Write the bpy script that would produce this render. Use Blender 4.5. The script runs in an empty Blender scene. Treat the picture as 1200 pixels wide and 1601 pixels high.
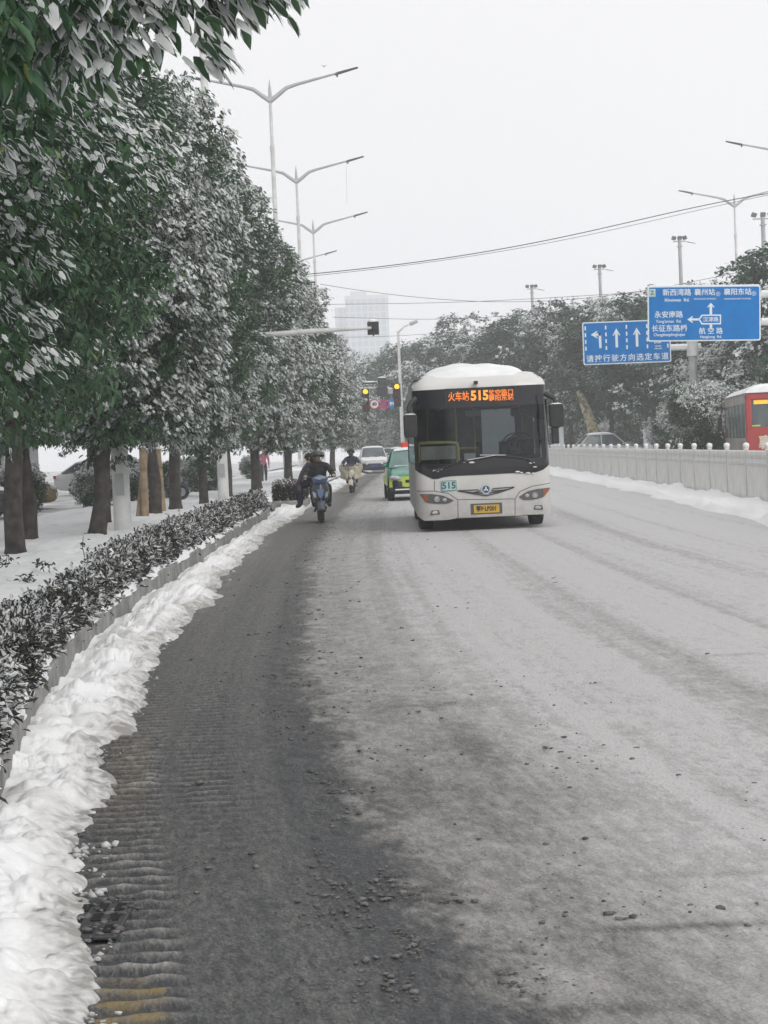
import bpy, bmesh, math, random
import numpy as np
from mathutils import Vector, Matrix, Euler
scene = bpy.context.scene
COL = scene.collection
PI = math.pi
# ---------------------------------------------------------------- camera
FPX = 3000.0; PITCH = math.radians(1.92); ROLL = math.radians(-2.5); EYE = 1.55
cam = bpy.data.cameras.new('camera'); camo = bpy.data.objects.new('camera', cam); COL.objects.link(camo)
cam.sensor_fit = 'VERTICAL'; cam.sensor_height = 24.0; cam.lens = 24.0*FPX/1601.0
cam.clip_start = 0.1; cam.clip_end = 6000
CM = Matrix.Rotation(PI/2-PITCH, 4, 'X') @ Matrix.Rotation(ROLL, 4, 'Z')
camo.matrix_world = Matrix.Translation((0, 0, EYE)) @ CM
scene.camera = camo
# ---------------------------------------------------------------- sky, light, exposure
SUN_EL = math.radians(34); SUN_ROT = math.radians(150)
w = bpy.data.worlds.new('World'); scene.world = w; w.use_nodes = True
nt = w.node_tree; nt.nodes.clear()
sky = nt.nodes.new('ShaderNodeTexSky'); sky.sky_type = 'NISHITA'; sky.sun_disc = False
sky.sun_elevation = SUN_EL; sky.sun_rotation = SUN_ROT; sky.dust_density = 5
bgs = nt.nodes.new('ShaderNodeBackground'); bgs.inputs[1].default_value = 0.05
bgc = nt.nodes.new('ShaderNodeBackground'); bgc.inputs[0].default_value = (0.875, 0.862, 0.862, 1); bgc.inputs[1].default_value = 1.0
mx = nt.nodes.new('ShaderNodeMixShader'); mx.inputs[0].default_value = 0.93      # solid cloud deck over the clear sky
wo = nt.nodes.new('ShaderNodeOutputWorld')
nt.links.new(sky.outputs[0], bgs.inputs[0]); nt.links.new(bgs.outputs[0], mx.inputs[1]); nt.links.new(bgc.outputs[0], mx.inputs[2])
nt.links.new(mx.outputs[0], wo.inputs[0])
sl = bpy.data.lights.new('sun', 'SUN'); sl.energy = 1.0; sl.angle = math.radians(25); sl.color = (1, .97, .93)
so = bpy.data.objects.new('sun', sl); COL.objects.link(so)
sd = Vector((math.sin(SUN_ROT)*math.cos(SUN_EL), math.cos(SUN_ROT)*math.cos(SUN_EL), math.sin(SUN_EL)))
so.rotation_euler = sd.to_track_quat('Z', 'Y').to_euler()
scene.view_settings.view_transform = 'Standard'; scene.view_settings.look = 'None'
scene.view_settings.exposure = 0.27; scene.view_settings.gamma = 1.0
scene.render.film_transparent = False
scene.cycles.max_bounces = 8; scene.cycles.diffuse_bounces = 5; scene.cycles.transmission_bounces = 5; scene.cycles.transparent_max_bounces = 12
scene.cycles.volume_bounces = 2

# ---------------------------------------------------------------- where a point of the plan lies
def ray(px, py):
    return CM.to_3x3() @ Vector(((px-600)/FPX, -(py-800.5)/FPX, -1))
def U(px, py, z=0.0):
    d = ray(px, py); t = (z-EYE)/d.z
    return (d.x*t, d.y*t)
def PY(px, py, Y):
    d = ray(px, py); t = Y/d.y
    return (d.x*t, Y, EYE+d.z*t)

# ---------------------------------------------------------------- helpers
def tag(o, label=None, cat=None, group=None, kind=None):
    if label: o['label'] = label
    if cat: o['category'] = cat
    if group: o['group'] = group
    if kind: o['kind'] = kind
    return o
def empty(name, loc=(0, 0, 0), rz=0.0, label=None, cat=None, group=None, scale=1.0):
    o = bpy.data.objects.new(name, None); COL.objects.link(o)
    o.location = loc; o.rotation_euler = (0, 0, rz); o.scale = (scale,)*3; o.empty_display_size = .2
    return tag(o, label, cat, group)
def copy_tree(o, parent=None):
    c = o.copy(); COL.objects.link(c); c.parent = parent
    for ch in list(o.children): copy_tree(ch, c)
    return c
def link_mesh(name, me, mats, parent=None):
    o = bpy.data.objects.new(name, me); COL.objects.link(o)
    for m in (mats if isinstance(mats, (list, tuple)) else [mats]): me.materials.append(m)
    if parent: o.parent = parent
    return o
def rotm(rot): return Euler(rot, 'XYZ').to_matrix()
class MB:
    def __init__(s): s.v = []; s.f = []; s.m = []
    def add(s, vs, fs, mat=0):
        b = len(s.v); s.v += [tuple(v) for v in vs]; s.f += [tuple(i+b for i in f) for f in fs]; s.m += [mat]*len(fs); return s
    def box(s, c, d, rot=None, mat=0, taper=1.0):
        hx, hy, hz = d[0]/2, d[1]/2, d[2]/2
        vs = [Vector((x*hx*(taper if z > 0 else 1), y*hy*(taper if z > 0 else 1), z*hz)) for z in (-1, 1) for y in (-1, 1) for x in (-1, 1)]
        if rot: R = rotm(rot); vs = [R @ v for v in vs]
        vs = [v+Vector(c) for v in vs]
        return s.add(vs, [(0,2,3,1),(4,5,7,6),(0,1,5,4),(2,6,7,3),(0,4,6,2),(1,3,7,5)], mat)
    def path(s, pts, rad, n=8, mat=0, cap=True, closed=False):
        pts = [Vector(p) for p in pts]
        if not isinstance(rad, (list, tuple)): rad = [rad]*len(pts)
        rings = []; k = len(pts)
        prev = None
        for i, p in enumerate(pts):
            if closed: t = pts[(i+1) % k]-pts[i-1]
            else: t = pts[min(i+1, k-1)]-pts[max(i-1, 0)]
            t.normalize()
            if prev is None:
                a = Vector((0, 0, 1)) if abs(t.z) < .9 else Vector((1, 0, 0))
                u = t.cross(a).normalized()
            else:
                u = (prev-t*prev.dot(t)).normalized()
            prev = u; v = t.cross(u)
            r = rad[i]; ru, rv = r if isinstance(r, tuple) else (r, r)
            rings.append([p+u*ru*math.cos(2*PI*j/n)+v*rv*math.sin(2*PI*j/n) for j in range(n)])
        vs = [v for r in rings for v in r]; fs = []
        m = k if closed else k-1
        for i in range(m):
            for j in range(n):
                a = i*n+j; b = i*n+(j+1) % n; c = ((i+1) % k)*n+(j+1) % n; d = ((i+1) % k)*n+j
                fs.append((a, b, c, d))
        if cap and not closed:
            fs.append(tuple(reversed(range(n)))); fs.append(tuple((k-1)*n+j for j in range(n)))
        return s.add(vs, fs, mat)
    def tube(s, a, b, r0, r1=None, n=10, mat=0): return s.path([a, b], [r0, r0 if r1 is None else r1], n, mat)
    def prism(s, poly, y0, y1, mat=0, axis='y'):
        n = len(poly)
        def P(p, t):
            if axis == 'y': return (p[0], t, p[1])
            if axis == 'x': return (t, p[0], p[1])
            return (p[0], p[1], t)
        vs = [P(p, y0) for p in poly]+[P(p, y1) for p in poly]
        fs = [tuple(range(n)), tuple(reversed(range(n, 2*n)))]+[(i, i+n, (i+1) % n+n, (i+1) % n) for i in range(n)]
        return s.add(vs, fs, mat)
    def ball(s, c, r, nu=12, nv=8, mat=0, rot=None):
        r = r if isinstance(r, (tuple, list)) else (r, r, r)
        vs = []; R = rotm(rot) if rot else None
        for i in range(nv+1):
            th = PI*i/nv
            for j in range(nu):
                ph = 2*PI*j/nu
                v = Vector((r[0]*math.sin(th)*math.cos(ph), r[1]*math.sin(th)*math.sin(ph), r[2]*math.cos(th)))
                if R: v = R @ v
                vs.append(v+Vector(c))
        fs = [(i*nu+j, (i+1)*nu+j, (i+1)*nu+(j+1) % nu, i*nu+(j+1) % nu) for i in range(nv) for j in range(nu)]
        return s.add(vs, fs, mat)
    def disc(s, c, r, t, n=24, mat=0, axis='y', ri=0):
        a = {'y': (0, 1, 0), 'x': (1, 0, 0), 'z': (0, 0, 1)}[axis]; A = Vector(a)*t/2; c = Vector(c)
        if ri <= 0: return s.path([c-A, c+A], [r, r], n, mat)
        u = Vector((0, 0, 1)) if axis != 'z' else Vector((1, 0, 0)); v = A.normalized().cross(u)
        vs = []
        for (rr, o) in ((r, -1), (r, 1), (ri, 1), (ri, -1)):
            vs += [c+A*o+u*rr*math.cos(2*PI*j/n)+v*rr*math.sin(2*PI*j/n) for j in range(n)]
        fs = [(q*n+j, q*n+(j+1) % n, ((q+1) % 4)*n+(j+1) % n, ((q+1) % 4)*n+j) for q in range(4) for j in range(n)]
        return s.add(vs, fs, mat)
    def torus(s, c, R, r, axis='x', n=28, m=10, mat=0, rx=None):
        c = Vector(c); pts = []
        for i in range(n):
            a = 2*PI*i/n
            pts.append(c+(Vector((0, math.cos(a), math.sin(a))) if axis == 'x' else Vector((math.cos(a), 0, math.sin(a))) if axis == 'y' else Vector((math.cos(a), math.sin(a), 0)))*R)
        return s.path(pts, r, m, mat, closed=True)
    def grid(s, P, mat=0, flip=False):
        nr = len(P); nc = len(P[0]); vs = [p for r in P for p in r]
        fs = [(i*nc+j, i*nc+j+1, (i+1)*nc+j+1, (i+1)*nc+j) for i in range(nr-1) for j in range(nc-1)]
        if flip: fs = [tuple(reversed(f)) for f in fs]
        return s.add(vs, fs, mat)
    def build(s, name, mats, parent=None, loc=None, smooth=40, bevel=0, sub=0, solid=0, fixn=True):
        me = bpy.data.meshes.new(name); me.from_pydata(s.v, [], s.f); 
        me.polygons.foreach_set('material_index', s.m)
        if fixn:
            bm = bmesh.new(); bm.from_mesh(me); bmesh.ops.remove_doubles(bm, verts=bm.verts, dist=1e-5)
            bmesh.ops.recalc_face_normals(bm, faces=bm.faces); bm.to_mesh(me); bm.free()
        o = link_mesh(name, me, mats, parent)
        if smooth:
            me.shade_smooth()
            if smooth < 180: me.set_sharp_from_angle(angle=math.radians(smooth))
        if loc: o.location = loc
        if solid: md = o.modifiers.new('s', 'SOLIDIFY'); md.thickness = solid; md.offset = 0
        if bevel: md = o.modifiers.new('b', 'BEVEL'); md.width = bevel; md.segments = 2; md.limit_method = 'ANGLE'
        if sub: md = o.modifiers.new('u', 'SUBSURF'); md.levels = sub; md.render_levels = sub
        return o
def np_mesh(name, V, F, matidx=None, smooth=True, attrs=None, uv=None):
    """V (n,3), F (m,4)"""
    me = bpy.data.meshes.new(name); n = len(V); m = len(F); k = F.shape[1]
    me.vertices.add(n); me.vertices.foreach_set('co', np.ascontiguousarray(V, dtype=np.float32).ravel())
    me.loops.add(m*k); me.loops.foreach_set('vertex_index', np.ascontiguousarray(F, dtype=np.int32).ravel())
    me.polygons.add(m); me.polygons.foreach_set('loop_start', np.arange(0, m*k, k, dtype=np.int32))
    if matidx is not None: me.polygons.foreach_set('material_index', np.ascontiguousarray(matidx, dtype=np.int32))
    if smooth: me.polygons.foreach_set('use_smooth', np.ones(m, dtype=bool))
    for nm, arr in (attrs or {}).items():
        a = me.attributes.new(nm, 'FLOAT', 'POINT'); a.data.foreach_set('value', np.ascontiguousarray(arr, dtype=np.float32))
    if uv is not None:
        l = me.uv_layers.new(name='UVMap'); l.data.foreach_set('uv', np.ascontiguousarray(uv[F.ravel()], dtype=np.float32).ravel())
    me.update(calc_edges=True); me.validate(); return me
def grid_faces(nr, nc):
    i = np.arange(nr-1)[:, None]*nc+np.arange(nc-1)[None, :]
    return np.stack([i, i+1, i+nc+1, i+nc], -1).reshape(-1, 4)
def _h(ix, iy, s):
    n = (ix*374761393+iy*668265263+s*1442695041) & 0xffffffff
    n = ((n ^ (n >> 13))*1274126177) & 0xffffffff
    n = (n ^ (n >> 16)) & 0xffffffff
    return n/4294967295.0
def vnoise(x, y, s=0):
    ix = np.floor(x).astype(np.int64); iy = np.floor(y).astype(np.int64); fx = x-ix; fy = y-iy
    fx = fx*fx*(3-2*fx); fy = fy*fy*(3-2*fy)
    a = _h(ix, iy, s); b = _h(ix+1, iy, s); c = _h(ix, iy+1, s); d = _h(ix+1, iy+1, s)
    return (a*(1-fx)+b*fx)*(1-fy)+(c*(1-fx)+d*fx)*fy
def fbm(x, y, s=0, o=4):
    t = 0; a = .5; n = 0
    for i in range(o): t = t+a*vnoise(x*2**i+i*17.3, y*2**i+i*9.1, s+i); n += a; a *= .5
    return t/n
def domes(x, y, cell, s, rmin=.45, rmax=.85):
    x = x/cell; y = y/cell; ix = np.floor(x).astype(np.int64); iy = np.floor(y).astype(np.int64); best = np.zeros_like(x)
    for dx in (-1, 0, 1):
        for dy in (-1, 0, 1):
            cx, cy = ix+dx, iy+dy; px = cx+_h(cx, cy, s); py = cy+_h(cx, cy, s+7); r = rmin+(rmax-rmin)*_h(cx, cy, s+13)
            d2 = (x-px)**2+(y-py)**2; h = np.sqrt(np.clip(r*r-d2, 0, None))*(.5+.8*_h(cx, cy, s+19)); best = np.maximum(best, h)
    return best
def sst(a, b, x): t = np.clip((x-a)/(b-a), 0, 1); return t*t*(3-2*t)

# ---------------------------------------------------------------- materials
def mat(name, col, rough=.6, metal=0.0, col2=None, scale=8, bump=0.0, bscale=40, spec=.5, detail=4, coord='Object', emis=None, estr=0, coat=0, lo=.35, hi=.65, subs=0):
    m = bpy.data.materials.new(name); m.use_nodes = True; nt = m.node_tree; b = nt.nodes['Principled BSDF']
    b.inputs['Base Color'].default_value = (*col, 1); b.inputs['Roughness'].default_value = rough; b.inputs['Metallic'].default_value = metal
    b.inputs['Specular IOR Level'].default_value = spec; b.inputs['Coat Weight'].default_value = coat
    if emis: b.inputs['Emission Color'].default_value = (*emis, 1); b.inputs['Emission Strength'].default_value = estr
    tc = nt.nodes.new('ShaderNodeTexCoord')
    if col2:
        n = nt.nodes.new('ShaderNodeTexNoise'); n.inputs['Scale'].default_value = scale; n.inputs['Detail'].default_value = detail
        nt.links.new(tc.outputs[coord], n.inputs['Vector'])
        r = nt.nodes.new('ShaderNodeValToRGB'); r.color_ramp.elements[0].position = lo; r.color_ramp.elements[1].position = hi
        r.color_ramp.elements[0].color = (*col, 1); r.color_ramp.elements[1].color = (*col2, 1)
        nt.links.new(n.outputs[0], r.inputs[0]); nt.links.new(r.outputs[0], b.inputs['Base Color'])
    if bump:
        n2 = nt.nodes.new('ShaderNodeTexNoise'); n2.inputs['Scale'].default_value = bscale; n2.inputs['Detail'].default_value = 5
        nt.links.new(tc.outputs[coord], n2.inputs['Vector'])
        bp = nt.nodes.new('ShaderNodeBump'); bp.inputs['Strength'].default_value = bump; bp.inputs['Distance'].default_value = .02
        nt.links.new(n2.outputs[0], bp.inputs['Height']); nt.links.new(bp.outputs[0], b.inputs['Normal'])
    return m
def glass_mat(name, tint, gloss=.12):
    m = bpy.data.materials.new(name); m.use_nodes = True; nt = m.node_tree; nt.nodes.clear()
    o = nt.nodes.new('ShaderNodeOutputMaterial'); t = nt.nodes.new('ShaderNodeBsdfTransparent'); t.inputs[0].default_value = (*tint, 1)
    g = nt.nodes.new('ShaderNodeBsdfGlossy'); g.inputs['Roughness'].default_value = .04; g.inputs[0].default_value = (.9, .95, 1, 1)
    f = nt.nodes.new('ShaderNodeFresnel'); f.inputs[0].default_value = 1.5
    mm = nt.nodes.new('ShaderNodeMath'); mm.operation = 'MULTIPLY_ADD'; mm.inputs[1].default_value = .8; mm.inputs[2].default_value = gloss
    x = nt.nodes.new('ShaderNodeMixShader')
    nt.links.new(f.outputs[0], mm.inputs[0]); nt.links.new(mm.outputs[0], x.inputs[0]); nt.links.new(t.outputs[0], x.inputs[1]); nt.links.new(g.outputs[0], x.inputs[2])
    nt.links.new(x.outputs[0], o.inputs[0]); return m
def leaf_mat(name, ca, cb, cc, rough=.45):
    m = bpy.data.materials.new(name); m.use_nodes = True; nt = m.node_tree; b = nt.nodes['Principled BSDF']
    a = nt.nodes.new('ShaderNodeAttribute'); a.attribute_name = 'tint'
    r = nt.nodes.new('ShaderNodeValToRGB'); e = r.color_ramp.elements
    e[0].position = 0; e[0].color = (*ca, 1); e[1].position = .6; e[1].color = (*cb, 1); q = e.new(1.0); q.color = (*cc, 1)
    nt.links.new(a.outputs['Fac'], r.inputs[0]); nt.links.new(r.outputs[0], b.inputs['Base Color'])
    b.inputs['Roughness'].default_value = rough; b.inputs['Specular IOR Level'].default_value = .35
    return m
M = {}
M['snow'] = mat('snow', (.74, .76, .78), .75, col2=(.84, .85, .86), scale=1.5, bump=.5, bscale=30, spec=.2)
M['snow_fine'] = mat('snow_fine', (.76, .78, .80), .75, col2=(.86, .87, .88), scale=4, bump=.25, bscale=60, spec=.2)
M['leaf_dark'] = leaf_mat('leaf_dark', (.026, .070, .036), (.055, .120, .048), (.14, .18, .05))
M['leaf_grey'] = leaf_mat('leaf_grey', (.030, .074, .042), (.066, .128, .058), (.15, .16, .055))
M['leaf_far'] = leaf_mat('leaf_far', (.026, .074, .048), (.050, .118, .064), (.10, .14, .05))
M['leaf_hedge'] = leaf_mat('leaf_hedge', (.02, .026, .022), (.045, .045, .035), (.085, .06, .05))
def snow_leaf_mat():
    m = bpy.data.materials.new('snow_leaf'); m.use_nodes = True; nt = m.node_tree; nt.nodes.clear()
    o = nt.nodes.new('ShaderNodeOutputMaterial'); d = nt.nodes.new('ShaderNodeBsdfDiffuse'); t = nt.nodes.new('ShaderNodeBsdfTranslucent'); x = nt.nodes.new('ShaderNodeMixShader'); x.inputs[0].default_value = .42
    n = nt.nodes.new('ShaderNodeTexNoise'); n.inputs['Scale'].default_value = 5; tc = nt.nodes.new('ShaderNodeTexCoord'); nt.links.new(tc.outputs['Object'], n.inputs['Vector'])
    r = nt.nodes.new('ShaderNodeValToRGB'); r.color_ramp.elements[0].color = (.90, .93, .96, 1); r.color_ramp.elements[1].color = (.97, .98, .98, 1)
    nt.links.new(n.outputs[0], r.inputs[0]); nt.links.new(r.outputs[0], d.inputs[0]); nt.links.new(r.outputs[0], t.inputs[0])
    nt.links.new(d.outputs[0], x.inputs[1]); nt.links.new(t.outputs[0], x.inputs[2]); nt.links.new(x.outputs[0], o.inputs[0]); return m
M['snow_leaf'] = snow_leaf_mat()
M['bark'] = mat('bark', (.028, .024, .021), .9, col2=(.07, .062, .055), scale=6, bump=.8, bscale=25)
M['bark_pale'] = mat('bark_pale', (.45, .42, .25), .9, col2=(.12, .1, .07), scale=3, bump=.4, lo=.5, hi=.6)
M['lime'] = mat('limewash', (.62, .62, .6), .9, col2=(.4, .4, .38), scale=6)
M['wood_tan'] = mat('wood_tan', (.36, .27, .18), .85, col2=(.2, .15, .1), scale=5, bump=.3)
M['lamp_grey'] = mat('lamp_grey', (.44, .45, .45), .5, .2, col2=(.36, .37, .38), scale=3)
M['lamp_white'] = mat('lamp_white', (.66, .67, .66), .6, col2=(.5, .51, .5), scale=2.5)
M['metal_dark'] = mat('metal_dark', (.05, .055, .06), .5, .3)
M['black'] = mat('black', (.012, .013, .015), .5, col2=(.025, .026, .03), scale=6)
M['rubber'] = mat('rubber', (.016, .016, .017), .85, col2=(.06, .06, .06), scale=8, bump=.3)
M['fence'] = mat('fence_paint', (.60, .60, .585), .6, col2=(.70, .70, .69), scale=3)
M['concrete'] = mat('concrete', (.17, .17, .165), .9, col2=(.32, .32, .31), scale=3.5, bump=.6, bscale=30, detail=8)
M['sign_blue'] = mat('sign_blue', (.0, .15, .46), .8, col2=(.0, .175, .50), scale=2, spec=.0)
M['sign_white'] = mat('sign_white', (.72, .78, .82), .45, col2=(.66, .72, .76), scale=5)
M['sign_back'] = mat('sign_back', (.4, .42, .43), .5, .4)
M['chrome'] = mat('chrome', (.6, .61, .62), .25, .9)
def nodes_mat(name):
    m = bpy.data.materials.new(name); m.use_nodes = True; return m, m.node_tree, m.node_tree.nodes['Principled BSDF']

def text(body, size, m, parent, loc, rot=(PI/2, 0, 0), bold=0.0, ext=.004, sx=1.0, align='CENTER', name='lettering'):
    c = bpy.data.curves.new('t', 'FONT'); c.body = body; c.size = size; c.align_x = align; c.align_y = 'CENTER'; c.extrude = ext; c.offset = bold; c.resolution_u = 3
    o = bpy.data.objects.new('t', c); COL.objects.link(o)
    dg = bpy.context.evaluated_depsgraph_get(); dg.update(); me = bpy.data.meshes.new_from_object(o.evaluated_get(dg))
    bpy.data.objects.remove(o); bpy.data.curves.remove(c); me.materials.clear()
    r = link_mesh(name, me, m, parent); r.location = loc; r.rotation_euler = rot; r.scale = (sx, 1, 1)
    return r
# ================================================================ SETTING
# snow edge of the road and the kerb line, as plan curves X(Y)
EDGE = [(1.2, -14), (-.15, 1.0), (-.7, 3.8), (-.93, 5.24), (-1.12, 6.34), (-1.40, 8.0), (-1.72, 11.3), (-1.84, 14.3), (-2.0, 18.8), (-2.28, 30), (-2.25, 39.5), (-2.12, 50), (-1.9, 75), (-1.43, 101), (-.8, 130), (1.5, 200), (8, 320), (20, 460)]
KERB = [(.9, -14), (-.5, 1.0), (-1.05, 3.8), (-1.33, 5.24), (-1.5, 6.5), (-1.71, 8.2), (-2.17, 11.7), (-2.48, 15.5), (-2.66, 19.2), (-2.68, 27.7), (-2.72, 35.6), (-2.78, 50), (-2.6, 75), (-2.2, 101), (-1.6, 130), (.7, 200), (7, 320), (19, 460)]
FENCE = [(7.4, -14), (6.2, 3), (6.7, 18), (7.1, 28), (7.48, 37.4), (7.7, 47), (8.03, 60), (8.27, 76), (8.5, 93), (9.0, 120), (11.5, 190), (18, 320), (30, 460)]
def curve(T):
    X = np.array([a for a, b in T]); Y = np.array([b for a, b in T])
    yy = np.linspace(Y[0], Y[-1], 2000); xx = np.interp(yy, Y, X)
    L = np.log(yy+16); 
    # smooth in log distance
    for _ in range(3):
        g = np.interp(np.linspace(L[0], L[-1], 2000), L, xx); k = np.ones(61)/61
        g = np.convolve(np.pad(g, 30, mode='edge'), k, 'valid'); xx = np.interp(L, np.linspace(L[0], L[-1], 2000), g)
    return lambda y: np.interp(y, yy, xx)
cE, cK, cF = curve(EDGE), curve(KERB), curve(FENCE)
def rowsY(y0, y1, px):           # rows spaced finer close to the viewer
    a = EYE*FPX/y0; b = EYE*FPX/y1
    return EYE*FPX/np.arange(a, b, -px)
VZ = .2                          # height of the planted verge

# ---- ground
g = MB(); g.grid([[(-3000, -200, -.06), (3000, -200, -.06)], [(-3000, 5000, -.06), (3000, 5000, -.06)]])
tag(g.build('ground', M['snow'], smooth=0, fixn=False), kind='structure')

# ---- main carriageway
Y = np.concatenate([np.linspace(-12, 3.5, 90), rowsY(3.6, 26, 1.15), rowsY(26, 70, 1.0)[1:], rowsY(70, 460, 1.0)[1:], [460.]])
NC = 520
t = np.linspace(0, 1, NC)**1.25
W = cF(Y)-cK(Y)+.5
Xg = cK(Y)[:, None]+W[:, None]*t[None, :]; Yg = np.repeat(Y[:, None], NC, 1)
ug = Xg-cE(Y)[:, None]; vg = Yg
near = 1-sst(16, 34, vg)
# slush cover 0 (wet asphalt) .. 1 (packed pale slush)
wv = .22*(fbm(vg*.35, ug*.5, 3)-.5)*2
ub = ug+wv*.45+.05*(fbm(vg*3, ug*6, 8)-.5)*2
inner = 1.14-.1*sst(12, 40, vg)
far = sst(14, 40, vg)
bands = fbm(ug*1.6+3, vg*.025, 11, 3); fine = fbm(ug*6, vg*.06, 12, 3); hair = fbm(ug*24, vg*.22, 15, 3)
grit = fbm(ug*9, vg*4, 13, 4); grit2 = fbm(ug*28, vg*10, 14, 3)
S = .10+.12*far+.09*sst(8, 16, vg)
S = S+(.40-.04*far)*sst(inner-.04, inner+.26, ub+.16*(fbm(vg*5, ug*9, 9, 3)-.5)*2+.10*(fbm(vg*14, ug*22, 7, 2)-.5)*2)+.36*sst(1.5, 2.6, ub)-.09*np.exp(-((ub-inner+.12)/.15)**2)
S = S+(bands-.5)*.34*(.2+.8*sst(.9, 2.2, ub))+(fine-.5)*.34*(.3+.7*sst(1.2, 2.4, ub))+(hair-.5)*.20*(.5+.5*sst(1.2, 2.4, ub))
S = S+(grit-.5)*.26*(.25+sst(.8, 1.3, ub)*(1-.6*sst(1.9, 3, ub)))+(grit2-.5)*.34*(.35+.65*sst(.7, 1.5, ub))
def strk(c, wd, a, y0=0, y1=500): return a*np.exp(-((ub-c)/wd)**2)*sst(y0-2, y0+3, vg)*(1-sst(y1-15, y1+10, vg))
S = S+strk(2.62, .07, .22, 7, 40)+strk(3.25, .13, .20, 9)+strk(4.3, .2, .14, 9)+strk(5.4, .16, .16)+strk(6.6, .25, .18)+strk(3.75, .14, -.16)+strk(4.9, .16, -.15)+strk(6.0, .18, -.14)+strk(2.1, .16, -.1, 8)
S = S+strk(.12, .18, .10, 18, 120)*grit*2
S = S-.22*np.exp(-((ug-1.95)/.12)**2-((vg-9.6)/.9)**2)*1.5         # short dark tyre scrape
for (px, py, rx, ry, a) in ((1130, 1447, .36, .05, .38), (1050, 1370, .3, .06, .12), (660, 1103, .5, .18, .2), (640, 1235, .12, .6, .25), (930, 1580, .2, .06, .2), (1140, 1025, .3, .1, .22), (900, 1240, .5, .5, .12)):
    x0, y0 = U(px, py); S = S-a*np.exp(-((Xg-x0)/rx)**2-((Yg-y0)/ry)**2)*(.4+1.2*grit)
rip = fbm(ug*1.3+vg*.1, vg*7.5, 21, 3)                            # faint ripples across the lane
S = S+(rip-.5)*.13*sst(1.6, 3.0, ub)*(1-.4*far)
# corrugated tyre print in the frozen slush beside the gutter
ph = vg/(.135)+.6*(fbm(ug*2.5, vg*.7, 31, 2)-.5)+.35*fbm(ug*7, vg*3, 32, 2)
ridge = .5+.5*np.sin(2*PI*ph+ .3*np.sin(ug*9)+1.2*(fbm(ug*9, vg*5, 34, 3)-.5)*2); ridge = ridge*(.55+.9*fbm(ug*10, vg*9, 35, 3))
tr = (sst(.03, .09, ug)*(1-sst(.29, .40, ug))*(1-sst(9, 15, vg))*.9+ sst(.35, .5, ug)*(1-sst(.6, .85, ug))*sst(7, 9, vg)*(1-sst(11, 15, vg))*.5)*(.35+.9*fbm(ug*3, vg*1.1, 33, 3))
tr = np.clip(tr, 0, 1)
S = S+tr*(ridge**2-.35)*.50-.04*tr
yl = sst(.075, .085, ug)*(1-sst(.285, .30, ug))
yl = yl*np.clip((1-sst(5.55, 5.75, vg))*(.45+.9*sst(.35, .65, fbm(ug*8, vg*9, 41, 3)))*(.1+.9*ridge**1.5)*sst(.3, .55, fbm(ug*11+3, vg*14, 43, 3))+.13*sst(7.5, 9, vg)*(1-sst(10, 13, vg)), 0, 1)
h = (grit-.5)*.010*(.5+sst(.9, 1.6, ub))+(grit2-.5)*.005+tr*(ridge-.5)*.026+ .004*np.clip(S, 0, 1)
h = h+.012*sst(.55, .8, fbm(ug*6, vg*6, 51, 3))*np.exp(-((ub-inner)/.28)**2)
h = h*(1-.75*sst(20, 60, vg))
V = np.stack([Xg, Yg, h], -1).reshape(-1, 3)
me = np_mesh('road', V, grid_faces(len(Y), NC), attrs={'slush': np.clip(S, 0, 1).ravel(), 'yellow': yl.ravel()}, uv=np.stack([ug.ravel(), vg.ravel()], -1))
m, nt, b = nodes_mat('wet_asphalt_slush')
at = nt.nodes.new('ShaderNodeAttribute'); at.attribute_name = 'slush'
ay = nt.nodes.new('ShaderNodeAttribute'); ay.attribute_name = 'yellow'
uvn = nt.nodes.new('ShaderNodeUVMap')
n1 = nt.nodes.new('ShaderNodeTexNoise'); n1.inputs['Scale'].default_value = 110; n1.inputs['Detail'].default_value = 6; n1.inputs['Roughness'].default_value = .75
mp = nt.nodes.new('ShaderNodeMapping'); mp.inputs['Scale'].default_value = (1, .35, 1)
nt.links.new(uvn.outputs[0], mp.inputs[0]); nt.links.new(mp.outputs[0], n1.inputs['Vector'])
n3 = nt.nodes.new('ShaderNodeTexNoise'); n3.inputs['Scale'].default_value = 34; n3.inputs['Detail'].default_value = 4; n3.inputs['Roughness'].default_value = .7; mp3 = nt.nodes.new('ShaderNodeMapping'); mp3.inputs['Scale'].default_value = (1, .30, 1); nt.links.new(uvn.outputs[0], mp3.inputs[0]); nt.links.new(mp3.outputs[0], n3.inputs['Vector'])
n3c = nt.nodes.new('ShaderNodeMath'); n3c.operation = 'MULTIPLY_ADD'; n3c.inputs[1].default_value = .8; n3c.inputs[2].default_value = -.39; nt.links.new(n3.outputs[0], n3c.inputs[0])
n3a = nt.nodes.new('ShaderNodeMath'); n3a.operation = 'ADD'; nt.links.new(n3c.outputs[0], n3a.inputs[0])
ad = nt.nodes.new('ShaderNodeMath'); ad.operation = 'MULTIPLY_ADD'; ad.inputs[1].default_value = .95
sb = nt.nodes.new('ShaderNodeMath'); sb.operation = 'ADD'; sb.inputs[1].default_value = -.465
nt.links.new(n1.outputs[0], ad.inputs[0]); nt.links.new(at.outputs['Fac'], sb.inputs[0]); nt.links.new(sb.outputs[0], n3a.inputs[1]); nt.links.new(n3a.outputs[0], ad.inputs[2])
r = nt.nodes.new('ShaderNodeValToRGB'); e = r.color_ramp.elements
e[0].position = 0; e[0].color = (.055, .058, .063, 1); e[1].position = 1; e[1].color = (.53, .527, .53, 1)
for p, c in ((.16, (.112, .113, .112)), (.34, (.19, .187, .177)), (.6, (.325, .32, .313)), (.82, (.42, .417, .42))):
    q = e.new(p); q.color = (*c, 1)
nt.links.new(ad.outputs[0], r.inputs[0])
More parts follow.
